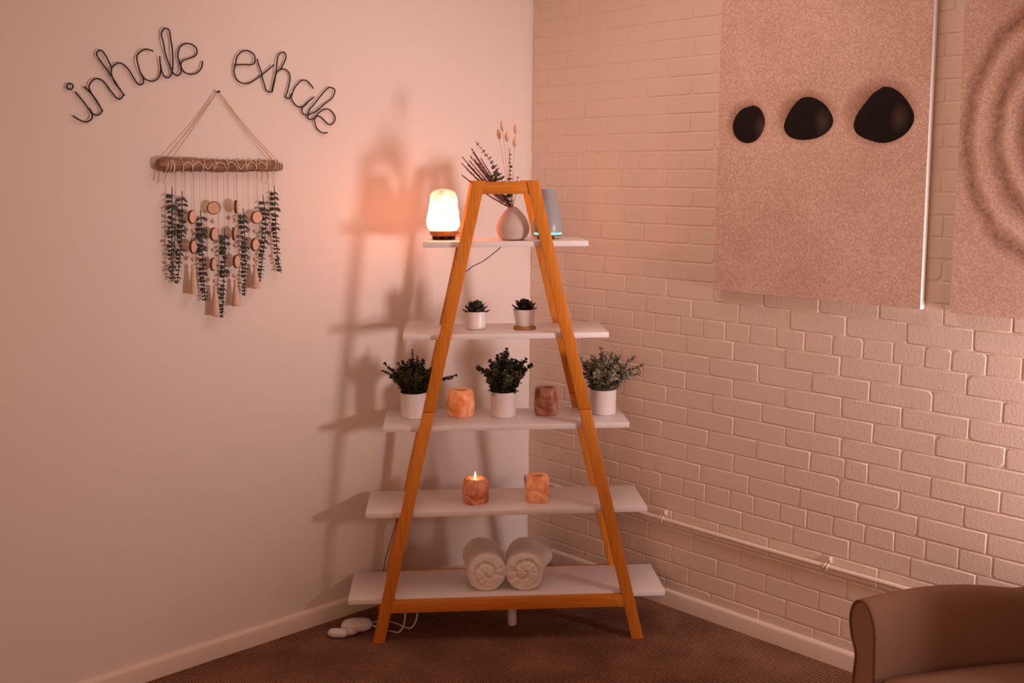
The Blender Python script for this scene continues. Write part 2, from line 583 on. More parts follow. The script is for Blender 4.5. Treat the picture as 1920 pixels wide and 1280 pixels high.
# ------------------------------------------------------------------ painted bricks on the right wall
CS, PITCH, Z0 = 0.0677, 0.2093, 1.115
INHALE=[[(-1.915, 1.8625), (-1.8945, 1.8386), (-1.8752, 1.813), (-1.8684, 1.8006), (-1.8666, 1.7908), (-1.8733, 1.7807), (-1.8864, 1.7759), (-1.9048, 1.7813), (-1.9243, 1.7924)], [(-1.8737, 1.8159), (-1.8654, 1.8022), (-1.8525, 1.7971), (-1.8422, 1.8019), (-1.8361, 1.8121), (-1.8458, 1.8286), (-1.8652, 1.8571), (-1.8763, 1.8705), (-1.8875, 1.8795)], [(-1.8332, 1.8094), (-1.8513, 1.8382), (-1.8679, 1.8625), (-1.8726, 1.8791), (-1.867, 1.8935), (-1.8537, 1.9042), (-1.8392, 1.9038), (-1.8234, 1.8935), (-1.8064, 1.8719), (-1.7921, 1.8528), (-1.7803, 1.8484), (-1.7717, 1.8546), (-1.7684, 1.8642)], [(-1.7656, 1.8595), (-1.7794, 1.8793), (-1.8023, 1.912), (-1.8305, 1.9495), (-1.8445, 1.968), (-1.8471, 1.979), (-1.8396, 1.9886), (-1.8289, 1.9862), (-1.8155, 1.9648), (-1.8049, 1.943), (-1.8029, 1.9318)], [(-1.7765, 1.8766), (-1.7938, 1.8984), (-1.8026, 1.9205), (-1.8028, 1.9347), (-1.7959, 1.9471), (-1.7802, 1.9563), (-1.7624, 1.952), (-1.7478, 1.9359), (-1.7332, 1.9139), (-1.7214, 1.8989), (-1.7123, 1.8957), (-1.7044, 1.9014), (-1.7026, 1.9131), (-1.7068, 1.9273)], [(-1.6693, 2.0005), (-1.6878, 2.005), (-1.7064, 1.9996), (-1.7184, 1.987), (-1.7231, 1.9723), (-1.7185, 1.9496), (-1.7084, 1.9272), (-1.6964, 1.9136), (-1.6763, 1.9091), (-1.6589, 1.9161), (-1.6475, 1.9316), (-1.6449, 1.9464), (-1.6466, 1.9668), (-1.6493, 1.987)], [(-1.6458, 1.9639), (-1.6432, 1.9421), (-1.635, 1.926), (-1.624, 1.9235), (-1.6126, 1.9311), (-1.6067, 1.9493), (-1.6049, 1.973), (-1.6068, 2.0111), (-1.6107, 2.049), (-1.6156, 2.069), (-1.6266, 2.0743), (-1.6362, 2.0684), (-1.6404, 2.0549), (-1.6371, 2.0319), (-1.6279, 1.9946), (-1.6166, 1.9632), (-1.606, 1.9405), (-1.5981, 1.9336), (-1.5885, 1.9322), (-1.5802, 1.9417), (-1.5782, 1.9573), (-1.5817, 1.9719), (-1.5871, 1.9892), (-1.5851, 2.0071), (-1.5766, 2.0241), (-1.5602, 2.0336), (-1.5406, 2.0333), (-1.526, 2.0227), (-1.5213, 2.0096), (-1.5282, 1.9985), (-1.5481, 1.9894), (-1.5679, 1.9819), (-1.5772, 1.9722), (-1.5759, 1.9575), (-1.5648, 1.9434), (-1.546, 1.9394), (-1.5227, 1.9465), (-1.5074, 1.9627), (-1.5026, 1.9841)]]
INHALE_DOT=[(-1.9199, 1.8775), (-1.9228, 1.871), (-1.9294, 1.868), (-1.9359, 1.8702), (-1.9384, 1.8763), (-1.9355, 1.8827), (-1.9289, 1.8857), (-1.9224, 1.8836)]
EXHALE=[[(-1.3912, 1.9795), (-1.3606, 1.9841), (-1.3314, 1.9855), (-1.3182, 1.9922), (-1.3138, 2.0054), (-1.3178, 2.0193), (-1.3307, 2.029), (-1.3469, 2.0305), (-1.3664, 2.0237), (-1.3811, 2.0056), (-1.387, 1.9826), (-1.3908, 1.9626), (-1.3886, 1.9459), (-1.3777, 1.9311), (-1.3585, 1.9233), (-1.339, 1.9252), (-1.3159, 1.9367), (-1.2875, 1.9559), (-1.2656, 1.9733), (-1.2434, 1.9923)], [(-1.3065, 2.0074), (-1.2986, 1.9866), (-1.2897, 1.9615), (-1.286, 1.9474), (-1.2797, 1.9248), (-1.2733, 1.9093), (-1.2633, 1.9021), (-1.2532, 1.9028), (-1.248, 1.9153), (-1.2408, 1.9418), (-1.2354, 1.9654), (-1.2308, 2.0006), (-1.2226, 2.0267), (-1.2072, 2.0373), (-1.1956, 2.031), (-1.1965, 2.0149), (-1.2043, 1.9983), (-1.2165, 1.9799)], [(-1.2506, 1.9006), (-1.2426, 1.933), (-1.2373, 1.9537), (-1.2285, 1.9703), (-1.2131, 1.9801), (-1.196, 1.98), (-1.1823, 1.9707), (-1.178, 1.9549), (-1.1829, 1.9311), (-1.1919, 1.9041), (-1.1965, 1.8907), (-1.1894, 1.8831), (-1.1789, 1.8896), (-1.1728, 1.9023)], [(-1.0862, 1.9231), (-1.0967, 1.9367), (-1.1108, 1.9477), (-1.1285, 1.9495), (-1.1462, 1.9394), (-1.1604, 1.9208), (-1.1711, 1.9024), (-1.1737, 1.8876), (-1.168, 1.8731), (-1.156, 1.8605), (-1.1402, 1.8577), (-1.1225, 1.8637), (-1.1045, 1.8796), (-1.0836, 1.8951)], [(-1.1045, 1.8796), (-1.1225, 1.8637), (-1.1318, 1.8513), (-1.1327, 1.8408), (-1.1229, 1.8324), (-1.1086, 1.833), (-1.0907, 1.8399), (-1.0726, 1.8497), (-1.0396, 1.8741), (-1.0101, 1.8939), (-0.9981, 1.9128), (-0.9987, 1.9264), (-1.0134, 1.9325), (-1.0281, 1.9276), (-1.0539, 1.9034), (-1.0831, 1.8717), (-1.1013, 1.8498), (-1.1094, 1.8315), (-1.1088, 1.8219), (-1.0999, 1.8169), (-1.0873, 1.8205), (-1.0746, 1.8316), (-1.0636, 1.842), (-1.0472, 1.8525), (-1.0252, 1.856), (-1.0068, 1.8469), (-0.9958, 1.8321), (-0.9979, 1.8152), (-1.0109, 1.804), (-1.0257, 1.8049), (-1.0439, 1.8179), (-1.0601, 1.8283), (-1.0721, 1.8287), (-1.0809, 1.8178), (-1.0821, 1.8057), (-1.075, 1.7909), (-1.0607, 1.7778), (-1.0443, 1.7723), (-1.0278, 1.775)]]
SPRIGS=[[(-1.6248, 1.584), (-1.6282, 1.4605), (-1.6311, 1.3718), (-1.6293, 1.2878)], [(-1.5909, 1.5716), (-1.5939, 1.4596), (-1.6025, 1.3706), (-1.6143, 1.2779)], [(-1.5294, 1.5104), (-1.5266, 1.458), (-1.525, 1.3491), (-1.521, 1.2576), (-1.5167, 1.2133)], [(-1.4445, 1.4486), (-1.4442, 1.3638), (-1.4497, 1.2901), (-1.4584, 1.1569)], [(-1.3752, 1.5138), (-1.3737, 1.4803), (-1.3695, 1.3606), (-1.375, 1.2218)], [(-1.3003, 1.5579), (-1.2927, 1.4976), (-1.2914, 1.4408), (-1.3035, 1.3578), (-1.3158, 1.2672)], [(-1.2565, 1.5899), (-1.252, 1.4512), (-1.2468, 1.3554), (-1.2345, 1.2932)]]
DISCS=[(-1.4856, 1.517), (-1.4042, 1.5197), (-1.5623, 1.4893), (-1.328, 1.4839), (-1.5613, 1.3948), (-1.4873, 1.4322), (-1.4141, 1.4312), (-1.3372, 1.3932), (-1.4913, 1.3347), (-1.4063, 1.3399)]
BEADS=[(-1.4885, 1.4745), (-1.4884, 1.3822), (-1.3343, 1.4382), (-1.5571, 1.4443), (-1.407, 1.4791), (-1.4134, 1.2925), (-1.5591, 1.3543), (-1.4086, 1.3939), (-1.3347, 1.3441), (-1.4844, 1.281)]
TASSELS=[((-1.5595, 1.3362), (-1.5608, 1.242)), ((-1.4839, 1.2644), (-1.4835, 1.1664)), ((-1.4086, 1.2803), (-1.409, 1.1922)), ((-1.3341, 1.3251), (-1.3346, 1.2456))]
STICK=[(-1.6684, 1.654), (-1.2271, 1.6522)]
STRINGS=[(-1.6503, 1.6512), (-1.6254, 1.6515), (-1.5899, 1.652), (-1.5574, 1.6525), (-1.521, 1.653), (-1.4841, 1.6535), (-1.4698, 1.6538), (-1.443, 1.6541), (-1.403, 1.6547), (-1.368, 1.6552), (-1.3288, 1.6558), (-1.2908, 1.6563), (-1.2562, 1.6568)]
WRAPS=[(-1.647, 1.6512), (-1.638, 1.6513), (-1.6294, 1.6515), (-1.6247, 1.6515), (-1.5923, 1.652), (-1.5574, 1.6525), (-1.5221, 1.653), (-1.4841, 1.6535), (-1.4419, 1.6542), (-1.403, 1.6547), (-1.3669, 1.6552), (-1.3288, 1.6558), (-1.2916, 1.6563), (-1.2601, 1.6568), (-1.2523, 1.6569), (-1.2426, 1.657)]
NAIL=[(-1.4531, 1.89)]
JOINTS={-4: [0.521, 0.726], -3: [0.409, 0.611], -2: [0.308, 0.521, 0.723, 0.934, 1.143, 1.359, 1.572, 1.783, 1.989], -1: [0.42, 0.627, 0.84, 1.045, 1.251, 1.46, 1.668, 1.878], 0: [0.357, 0.461, 0.565, 0.669, 0.786, 0.892, 0.989, 1.092, 1.199, 1.31, 1.414, 1.522, 1.625, 1.729, 1.813, 1.919, 2.021], 1: [0.61, 0.821, 1.027, 1.238, 1.445, 1.654, 1.864], 2: [0.714, 0.924, 1.133, 1.343, 1.552, 1.76, 1.973], 3: [0.616, 0.821, 1.029, 1.242, 1.456, 1.664, 1.877], 4: [1.151, 1.359, 1.569, 1.776, 1.988], 5: [1.249, 1.458, 1.667, 1.873], 6: [1.135, 1.347, 1.476, 1.557, 1.768, 1.981], 7: [1.251, 1.459, 1.669, 1.875], 8: [1.106, 1.314, 1.528, 1.731, 1.948], 9: [1.131, 1.237, 1.342, 1.441, 1.556, 1.658, 1.76, 1.865, 1.968], 10: [1.291, 1.503, 1.714, 1.921], 11: [1.405, 1.607], 12: [1.291, 1.499], 13: [1.189, 1.399], 14: [1.273, 1.483], 15: [1.168, 1.383]}



def brick_mesh(L, H, seed):
    rnd = random.Random(seed)
    D = 0.0014 + rnd.random() * 0.0012
    hl, hh = L / 2, H / 2
    ch = 0.004 + rnd.random() * 0.008
    j = lambda a=0.0009: rnd.uniform(-a, a)
    cs = [ch * rnd.uniform(.6, 1.4) if rnd.random() > .78 else 0.0022 for _ in range(4)]
    out = [(-hl + cs[0], -hh), (-hl * .33, -hh + j()), (hl * .33, -hh + j()), (hl - cs[1], -hh),
           (hl + j(), -hh + cs[1]), (hl + j(), hh - cs[2]),
           (hl - cs[2], hh), (hl * .33, hh + j()), (-hl * .33, hh + j()), (-hl + cs[3], hh),
           (-hl + j(), hh - cs[3]), (-hl + j(), -hh + cs[0])]
    rings = [(0.0, -0.0008, 0.0), (0.0012, D * .60, 0.0), (0.0034, D, 0.0)]
    V, F = [], []
    for ins, d, jj in rings:
        kx, kz = (hl - ins) / hl, (hh - ins) / hh
        for (x, z) in out:
            V.append((x * kx, -d + j(jj) if jj else -d, z * kz))
    n = len(out)
    for i in range(2):
        for k in range(n):
            k2 = (k + 1) % n
            F.append((i * n + k, i * n + k2, (i + 1) * n + k2, (i + 1) * n + k))
    F.append(tuple(2 * n + k for k in range(n)))
    return V, F


JW = 0.0040
VAR_S = [brick_mesh(PITCH - JW, CS - JW, 100 + i) for i in range(14)]
VAR_H = [brick_mesh(PITCH / 2 - JW, CS - JW, 200 + i) for i in range(8)]
MESH_S = [make_mesh('brick_stretcher', *v, smooth=True) for v in VAR_S]
MESH_H = [make_mesh('brick_header', *v, smooth=True) for v in VAR_H]
for me in MESH_S + MESH_H:
    me.polygons[len(me.polygons) - 1].use_smooth = False
for me in MESH_S + MESH_H:
    me.materials.append(M_brickpaint)
CANV1 = (0.958, 1.723, 1.231, 2.33)
CANV2 = (1.815, 2.580, 1.231, 2.33)
rnd = random.Random(3)
rest, cand = [], []
X_END = 3.6
for row in range(-21, 16):
    zc = Z0 - CS * (row + .5)
    header = row in (0, 9, -9, -18)
    pit = PITCH / 2 if header else PITCH
    js = list(JOINTS.get(row, []))
    if not js:
        base = 1.09 if header else (1.031 if row % 2 else 1.131)
        js = [base + rnd.uniform(-.012, .012)]
    while js[0] - pit > 0.03:
        js.insert(0, js[0] - pit + rnd.uniform(-.004, .004))
    if js[0] > 0.06:
        js.insert(0, 0.0)
    while js[-1] < X_END:
        js.append(js[-1] + pit + rnd.uniform(-.004, .004))
    for a, b_ in zip(js[:-1], js[1:]):
        L = b_ - a
        hd = L < PITCH * .75
        ref = (PITCH / 2 if hd else PITCH) - JW
        k = rnd.randrange(8 if hd else 14)
        sx = (L - JW) / ref
        if sx < .15:
            continue
        cx = (a + b_) / 2
        Mb = T(cx, 0, zc + rnd.uniform(-.0006, .0006)) @ RY(rnd.uniform(-.004, .004)) @ Matrix.Diagonal((sx, 1, 1, 1))
        z_lo, z_hi = zc - CS / 2, zc + CS / 2
        hid = any(a > c[0] + .01 and b_ < c[1] - .01 and z_lo > c[2] + .01 for c in (CANV1, CANV2))
        ztop = 2.37 - 0.115 * a
        if a < 2.06 and not hid and z_lo < ztop:
            near = (Vector((cx, 0, zc)) - cam.matrix_world.translation).length
            cand.append((near / sx * (1.6 if hd else 1.0), hd, k, Mb))
        else:
            rest.append(xf((VAR_H if hd else VAR_S)[k], Mb))
cand.sort(key=lambda c: c[0])
for (_, hd, k, Mb) in cand[:300]:
    o = bpy.data.objects.new('brick', (MESH_H if hd else MESH_S)[k])
    COL.objects.link(o)
    o.parent = wall_r
    o.matrix_local = Mb
for (_, hd, k, Mb) in cand[300:]:
    rest.append(xf((VAR_H if hd else VAR_S)[k], Mb))
print('bricks', len(cand), len(rest))
bc = tag(mk('brick_courses', join(*rest), M_brickpaint, wall_r, True), kind='stuff')
for p_ in bc.data.polygons:
    if len(p_.vertices) > 4:
        p_.use_smooth = False

# ------------------------------------------------------------------ ladder shelf
A_U, TILT = 0.86598, 0.01432
Wv = Vector((cos(A_U), sin(A_U), 0)) * cos(TILT) + Vector((0, 0, sin(TILT)))
Nv = Vector((-sin(A_U), cos(A_U), 0))
Zv = Wv.cross(Nv)
U = Matrix.Identity(4)
for r in range(3):
    U[r][0], U[r][1], U[r][2] = Wv[r], Nv[r], Zv[r]
U[0][3], U[1][3], U[2][3] = 0.5693, -0.6651, 0.0
SZ = [1.4068, 1.0896, 0.7707, 0.4677, 0.1596]
SW = [0.2832, 0.3550, 0.4288, 0.4937, 0.5600]
SD = 0.268
SY = 0.0
shelf = empty('ladder_shelf', U)
tag(shelf, 'orange pine A-frame ladder shelf with five white shelves', 'shelf')
LT, LW, ZT = 0.022, 0.042, 1.613   # leg thickness, width, top
XO0, XO1 = 0.478, 0.1115           # outer half width at floor and at top


def xo(z):
    return XO0 + (XO1 - XO0) * z / ZT


ZJ = 0.824
for (y0, y1) in ((-LT, 0.0), (SD, SD + LT)):
    for s in (-1, 1):
        zf = -s * XO0 * math.tan(TILT)
        for nm, za, zb in (('lower_leg', zf, ZJ - .0008), ('upper_leg', ZJ + .0008, ZT)):
            P = []
            for z in (za, zb):
                o_, i_ = xo(z) * s, (xo(z) - LW) * s
                P += [(o_, y0, z), (i_, y0, z), (i_, y1, z), (o_, y1, z)]
            mk(nm, hexa(P, 0.0018, 2), M_pine, shelf, True, 35)
    # rails
    x = xo(0.14) - LW - .0004
    P = [(-x - .006, y0 + .001, .114), (x + .006, y0 + .001, .114), (x + .006, y1 - .001, .114), (-x - .006, y1 - .001, .114),
         (-x, y0 + .001, .1565), (x, y0 + .001, .1565), (x, y1 - .001, .1565), (-x, y1 - .001, .1565)]
    mk('bottom_rail', hexa(P, 0.0015, 2), M_pine_rail, shelf, True, 35)
    x = xo(1.59) - LW + .0005
    P = [(-x - .004, y0 + .004, 1.568), (x + .004, y0 + .004, 1.568), (x + .004, y1 - .001, 1.568), (-x - .004, y1 - .001, 1.568),
         (-x + .004, y0 + .004, 1.609), (x - .004, y0 + .004, 1.609), (x - .004, y1 - .001, 1.609), (-x + .004, y1 - .001, 1.609)]
    mk('top_rail', hexa(P, 0.0015, 2), M_pine_rail, shelf, True, 35)
for z, w in zip(SZ, SW):
    mk('shelf_board', box(-w, w, 0.0005, SD - .0005, z - .019, z, .0012, 2), M_shelf, shelf, True, 35)
mk('support_foot', lathe([(.015, -.002), (.0165, .004), (.0165, .05), (.0165, .14)], 20), M_plastic, shelf, True, 40, T(0.022, .125, 0.0005))
for s in (-1, 1):
    for z in SZ[:4]:
        # wooden cleat under each board, between front and rear leg
        xx = s * (xo(z) - LW * .5)
        mk('shelf_cleat', box(xx - .010, xx + .010, 0.004, SD - .004, z - .034, z - .0192, .001, 1), M_pine, shelf, True, 35)


def on_shelf(i, w, d, rot=0.0, lift=0.0005):
    return U @ T(w, d, SZ[i] + lift) @ RZ(rot)


# ------------------------------------------------------------------ canvases
STONES = [
    (1.084, 1.812, [(0.016, .064), (.045, .050), (.064, .015), (.058, -.022), (.036, -.052), (.002, -.0635), (-.032, -.056), (-.058, -.032), (-.064, .002), (-.050, .034), (-.022, .056)]),
    (1.314, 1.824, [(-.026, .0695), (.006, .070), (.036, .059), (.064, .038), (.088, .002), (.086, -.026), (.060, -.052), (.020, -.066), (-.030, -.068), (-.070, -.056), (-.090, -.030), (-.086, -.002), (-.066, .034), (-.042, .060)]),
    (1.577, 1.828, [(-.008, .0855), (.024, .081), (.054, .062), (.080, .032), (.098, -.002), (.095, -.032), (.072, -.062), (.034, -.082), (-.005, -.087), (-.048, -.077), (-.085, -.059), (-.100, -.034), (-.093, .000), (-.068, .034), (-.038, .068)]),
]


def stone_mat():
    m, nt, b = mat_base('printed_black_stone')
    tc = nt.nodes.new('ShaderNodeTexCoord')
    n = nt.nodes.new('ShaderNodeTexNoise')
    n.inputs['Scale'].default_value = 40
    n.inputs['Detail'].default_value = 5
    r = nt.nodes.new('ShaderNodeValToRGB')
    r.color_ramp.elements[0].color = (0.004, 0.002, 0.0015, 1)
    r.color_ramp.elements[1].position = 0.8
    r.color_ramp.elements[1].color = (0.014, 0.007, 0.005, 1)
    # printed gleam towards the stone's right edge
    mp = nt.nodes.new('ShaderNodeMapping')
    mp.inputs['Location'].default_value = (-0.052 / .032, 0, 0.012 / .05)
    mp.inputs['Scale'].default_value = (1 / .032, 1, 1 / .05)
    g = nt.nodes.new('ShaderNodeTexGradient')
    g.gradient_type = 'SPHERICAL'
    mx = nt.nodes.new('ShaderNodeMix')
    mx.data_type = 'RGBA'
    mx.inputs[7].default_value = (0.075, 0.045, 0.038, 1)
    nt.links.new(tc.outputs['Object'], mp.inputs['Vector'])
    nt.links.new(mp.outputs['Vector'], g.inputs['Vector'])
    nt.links.new(g.outputs['Fac'], mx.inputs[0])
    nt.links.new(tc.outputs['Object'], n.inputs['Vector'])
    nt.links.new(n.outputs['Fac'], r.inputs['Fac'])
    nt.links.new(r.outputs['Color'], mx.inputs[6])
    nt.links.new(mx.outputs[2], b.inputs['Base Color'])
    b.inputs['Roughness'].default_value = 0.6
    b.inputs['Specular IOR Level'].default_value = 0.2
    return m


M_sand1 = sand_mat('printed_sand', stones=[(1.084, 1.812, .066, .064), (1.314, 1.824, .090, .070), (1.577, 1.828, .100, .087)])
M_sand2 = sand_mat('printed_raked_sand', rings=(2.115, 1.765, 0.272, 0.375, (1.0, 0.70, 0.42)))
M_stone = stone_mat()
for (c, ms, lab) in ((CANV1, M_sand1, 'stretched canvas print of three black stones on sand'),
                     (CANV2, M_sand2, 'stretched canvas print of raked sand rings, cut by the picture edge')):
    e = empty('canvas_print', T(c[0], -0.0065, c[2]))
    tag(e, lab, 'picture')
    w, h = c[1] - c[0], c[3] - c[2]
    mk('stretcher', box(0, w, -0.0285, 0, 0, h, 0.002, 2), M_paper, e, True, 40)
    mk('print', box(0.0006, w - .0006, -0.0292, -0.0288, 0.0006, h - .0006), ms, e)
    if c is CANV1:
        for (sx, sz, pts) in STONES:
            ring = spline([(p[0], 0, p[1]) for p in pts[-2:] + pts + pts[:2]], 5)[10:-10]
            ring = ring[:len(pts) * 5]
            V = [tuple(p) for p in ring] + [(p.x, .0006, p.z) for p in ring]
            n = len(ring)
            F = [tuple(range(n - 1, -1, -1))] + [(k, (k + 1) % n, n + (k + 1) % n, n + k) for k in range(n)]
            mk('printed_stone', (V, F), M_stone, e, M=T(sx - c[0], -0.0296, sz - c[2]))

# ------------------------------------------------------------------ wall pipe
pe = empty('wall_pipe', T(0, 0, 0))
tag(pe, 'thin painted conduit pipe running low along the brick wall', 'pipe')
PZ = 0.338
pts = [(0.012, -0.022, PZ + .012), (0.05, -0.0215, PZ + .010), (0.4, -0.021, PZ + .002), (0.8, -0.0205, PZ - .002), (1.2, -0.021, PZ - .003), (1.7, -0.0205, PZ), (2.4, -0.021, PZ), (3.5, -0.021, PZ), (5.1, -0.021, PZ)]
mk('pipe', tube(spline(pts, 8), 0.0088, 14), M_pipe, pe, True, 60)
for x in (0.742, 1.436, 2.6):
    cl = []
    for dx in (-.007, .004):
        arc = [(x + dx + .004 * sin(t), -0.021 - .0108 * cos(t), PZ - .001 + .0108 * sin(t)) for t in [-1.4 + i * .35 for i in range(9)]]
        cl.append(tube(arc, 0.0028, 6))
    cl.append(box(x - .008, x + .010, -0.010, -0.004, PZ + .006, PZ + .030, .002, 1))
    cl.append(xf(lathe([(.0045, 0), (.0045, .003), (.002, .0045)], 8), T(x + .002, -.010, PZ + .021) @ RX(pi / 2)))
    mk('pipe_clip', join(*cl), M_pipe, pe, True, 50)

# ------------------------------------------------------------------ wire words on the left wall


def word(name, strokes, label, dot=None):
    e = empty(name, T(0.008, strokes[0][0][0], strokes[0][0][1]))
    tag(e, label, 'wall sign')
    y0, z0 = strokes[0][0]
    rr = random.Random(5)
    for st in strokes:
        P = spline([(rr.uniform(-.001, .0035), y - y0, z - z0) for (y, z) in st], 7)
        mk('wire', tube(P, 0.0023, 7), M_wire, e, True, 60)
    if dot:
        P = spline([(0, y - y0, z - z0) for (y, z) in dot + dot[:1]], 5)[:-1]
        mk('wire_dot', tube(P, 0.0023, 7, closed=True), M_wire, e, True, 60)
    return e


word('wire_word', INHALE, 'black wire script reading inhale, arched over the wall hanging', INHALE_DOT)
word('wire_word', EXHALE, 'black wire script reading exhale, sloping down beside the wall hanging')

# ------------------------------------------------------------------ wall hanging
SX = 0.024
wh = empty('wall_hanging', T(0, 0, 0))
tag(wh, 'eucalyptus and wood slice wall hanging on a driftwood stick', 'wall hanging')
(sy0, sz0), (sy1, sz1) = STICK
sp, sr = [], []
for i in range(25):
    t = i / 24
    sp.append((SX - .002, sy0 + (sy1 - sy0) * t, sz0 + (sz1 - sz0) * t + .0015 * sin(t * 9)))
    sr.append((0.0222 + (0.0168 - 0.0222) * t) * (1 + .06 * sin(t * 31) + .03 * sin(t * 67)) * (1 if 0 < i < 24 else .8))
mk('driftwood_stick', tube(sp, sr, 14), M_driftwood, wh, True, 50)
for k, (wy, wz) in enumerate(WRAPS):
    t = (wy - sy0) / (sy1 - sy0)
    R = 0.0222 + (0.0168 - 0.0222) * t + .0012
    ring = [(SX - .002 + R * cos(a), wy + .004 * sin(a + k), wz + R * sin(a)) for a in [2 * pi * i / 16 for i in range(16)]]
    mk('cord_wrap', tube(ring, 0.0016, 5, closed=True), M_string, wh, True, 60)
for k in range(4, 12):
    # loose loops of cord lying across the front of the stick
    wy, wz = WRAPS[k]
    wy2 = WRAPS[k + 1][0]
    R = 0.0210
    sgn = 1 if k % 3 else -1
    arc = spline([(SX + R * cos(a), wy + (wy2 - wy) * u, wz + R * sin(a)) for u, a in ((0, .1 * sgn), (.35, .55 * sgn), (.7, .2), (.9, -.5))], 6)
    mk('cord_wrap', tube(arc, 0.0015, 5), M_string, wh, True, 60)
ny, nzv = NAIL[0]
mk('nail', xf(lathe([(.0022, 0), (.0022, .016), (.0045, .0165), (.0045, .019)], 10), T(0.0, ny, nzv) @ RY(pi / 2)), M_wire, wh, True, 40)
for (wy, wz) in (WRAPS[0], WRAPS[3], WRAPS[13], WRAPS[15]):
    mk('hanging_cord', tube(spline([(0.011, ny, nzv + .003), (0.012, (ny + wy) / 2, (nzv + wz) / 2 + .004), (SX - .004, wy, wz + .018)], 6), 0.0014, 5), M_jute, wh, True, 60)
for (y_, dz) in ((-1.662, .038), (-1.648, .046), (-1.283, .040), (-1.2625, .050)):
    mk('cord_end', tube(spline([(SX + .004, y_, 1.640), (SX + .002, y_ + .004, 1.640 - dz * .5), (SX, y_ - .002, 1.640 - dz)], 5), [0.0016] * 9 + [0.0016, .0032], 5), M_string, wh, True, 60)


def euc_leaf():
    # small oval leaf, slightly folded, base at the origin, growing along +x
    V, F = [], []
    prof = [(0, .08), (.18, .42), (.45, .6), (.75, .46), (1.0, .03)]
    for (x, w) in prof:
        dr = -.22 * x * x
        V += [(x, -w, dr + .12 * w), (x, 0, dr), (x, w, dr + .12 * w)]
    for i in range(4):
        for j in range(2):
            F.append((i * 3 + j, i * 3 + 3 + j, i * 3 + 4 + j, i * 3 + 1 + j))
    return V, F


LEAF = make_mesh('leaf', *euc_leaf(), smooth=True)
LEAF.materials.append(M_euc)
rl = random.Random(11)
n_leaf = 0
for si, path in enumerate(SPRIGS):
    P = spline([(SX, y, z) for (y, z) in path], 10)
    st = mk('eucalyptus_sprig', tube([p for p in P], [0.0016] * len(P), 5), M_eucstem, wh, True, 60)
    # leaf pairs along the stem, smaller towards the tip
    L = [0.0]
    for i in range(1, len(P)):
        L.append(L[-1] + (P[i] - P[i - 1]).length)
    total = L[-1]
    s = 0.026
    k = 0
    while s < total - .002:
        i = max(j for j in range(len(L)) if L[j] <= s)
        p = P[i].lerp(P[min(i + 1, len(P) - 1)], (s - L[i]) / max(1e-6, (L[min(i + 1, len(L) - 1)] - L[i])))
        f = s / total
        size = (0.0215 - 0.0105 * f) * rl.uniform(.85, 1.2)
        ang = rl.uniform(-.55, .55) + (1.1 if k % 5 == 4 else 0)
        for side in (0, pi):
            a = ang + side
            Ml = T(*p) @ RZ(a + pi / 2) @ RY(rl.uniform(.05, .42)) @ RX((1 if sin(a + pi / 2) > 0 else -1) * rl.uniform(.15, .75)) @ Matrix.Scale(size, 4)
            o = bpy.data.objects.new('leaf', LEAF)
            COL.objects.link(o)
            o.parent = st
            o.matrix_local = Ml
            # keep leaves off the wall
            w = o.matrix_local @ Vector((1, 0, 0))
            if w.x < 0.006:
                o.matrix_local = T(*p) @ RZ(pi / 2 * (1 if (a % (2 * pi)) < pi else -1) + rl.uniform(-.25, .25)) @ RY(rl.uniform(.05, .42)) @ RX((1 if (a % (2 * pi)) < pi else -1) * rl.uniform(.15, .75)) @ Matrix.Scale(size, 4)
            n_leaf += 1
        s += (0.0185 - 0.0075 * f) * rl.uniform(.92, 1.08)
        k += 1
print('leaves', n_leaf)
DR = [0.15, 1.44, 1.05, 0.58, 1.17, 1.09, 1.42, 1.03, 1.22, 1.10]
for (y, z), a in zip(DISCS, DR):
    # facing direction: towards the camera turned by a about the vertical
    base = math.atan2(-1.8, 3.2)
    Md = T(SX + .006, y, z) @ RZ(base + a) @ RY(pi / 2)
    d = mk('wood_disc', lathe([(.0195, -.004), (.0215, -.003), (.0215, .003), (.0195, .004)], 28, lambda r, t, z_: r * (1 + .03 * sin(2 * t + y * 40))), M_bark, wh, True, 40, Md)
    for zz in (-.0042, .0042):
        mk('disc_face', lathe([(.0188, zz - .0002), (.0188, zz + .0002)], 28), M_disc, d, False)
for (y, z) in BEADS:
    mk('bead', lathe([(.001 + .0065 * sin(pi * i / 8), -.0065 * cos(pi * i / 8)) for i in range(9)], 14), M_bead, wh, True, None, T(SX + .003, y, z))
for ((y0, z0), (y1, z1)) in TASSELS:
    h = z0 - z1
    rib = lambda r, a, z_: r * (1 + .10 * sin(a * 11 + z_ * 60))
    tz = lathe([(.0125, -h), (.0135, -h + .003), (.0115, -h * .7), (.0085, -h * .4), (.0058, -h * .2), (.0050, -h * .13), (.0066, -h * .08), (.0055, -.002), (.002, 0)], 26, rib)
    mk('tassel', tz, M_tassel, wh, True, 70, T(SX + .002, y0, z0))
# vertical cords from the stick down to what hangs on them
tops = [(p[0][0], p[0][1]) for p in SPRIGS]
cols = [(-1.560, 1.338), (-1.486, 1.266), (-1.408, 1.282), (-1.333, 1.327)]
extra = [(-1.521, 1.512)]
for (y, z) in tops + cols:
    yt = y
    mk('cord', tube([(SX, yt, 1.638), (SX, y, z - .002)], 0.0009, 4), M_string, wh, True, 60)

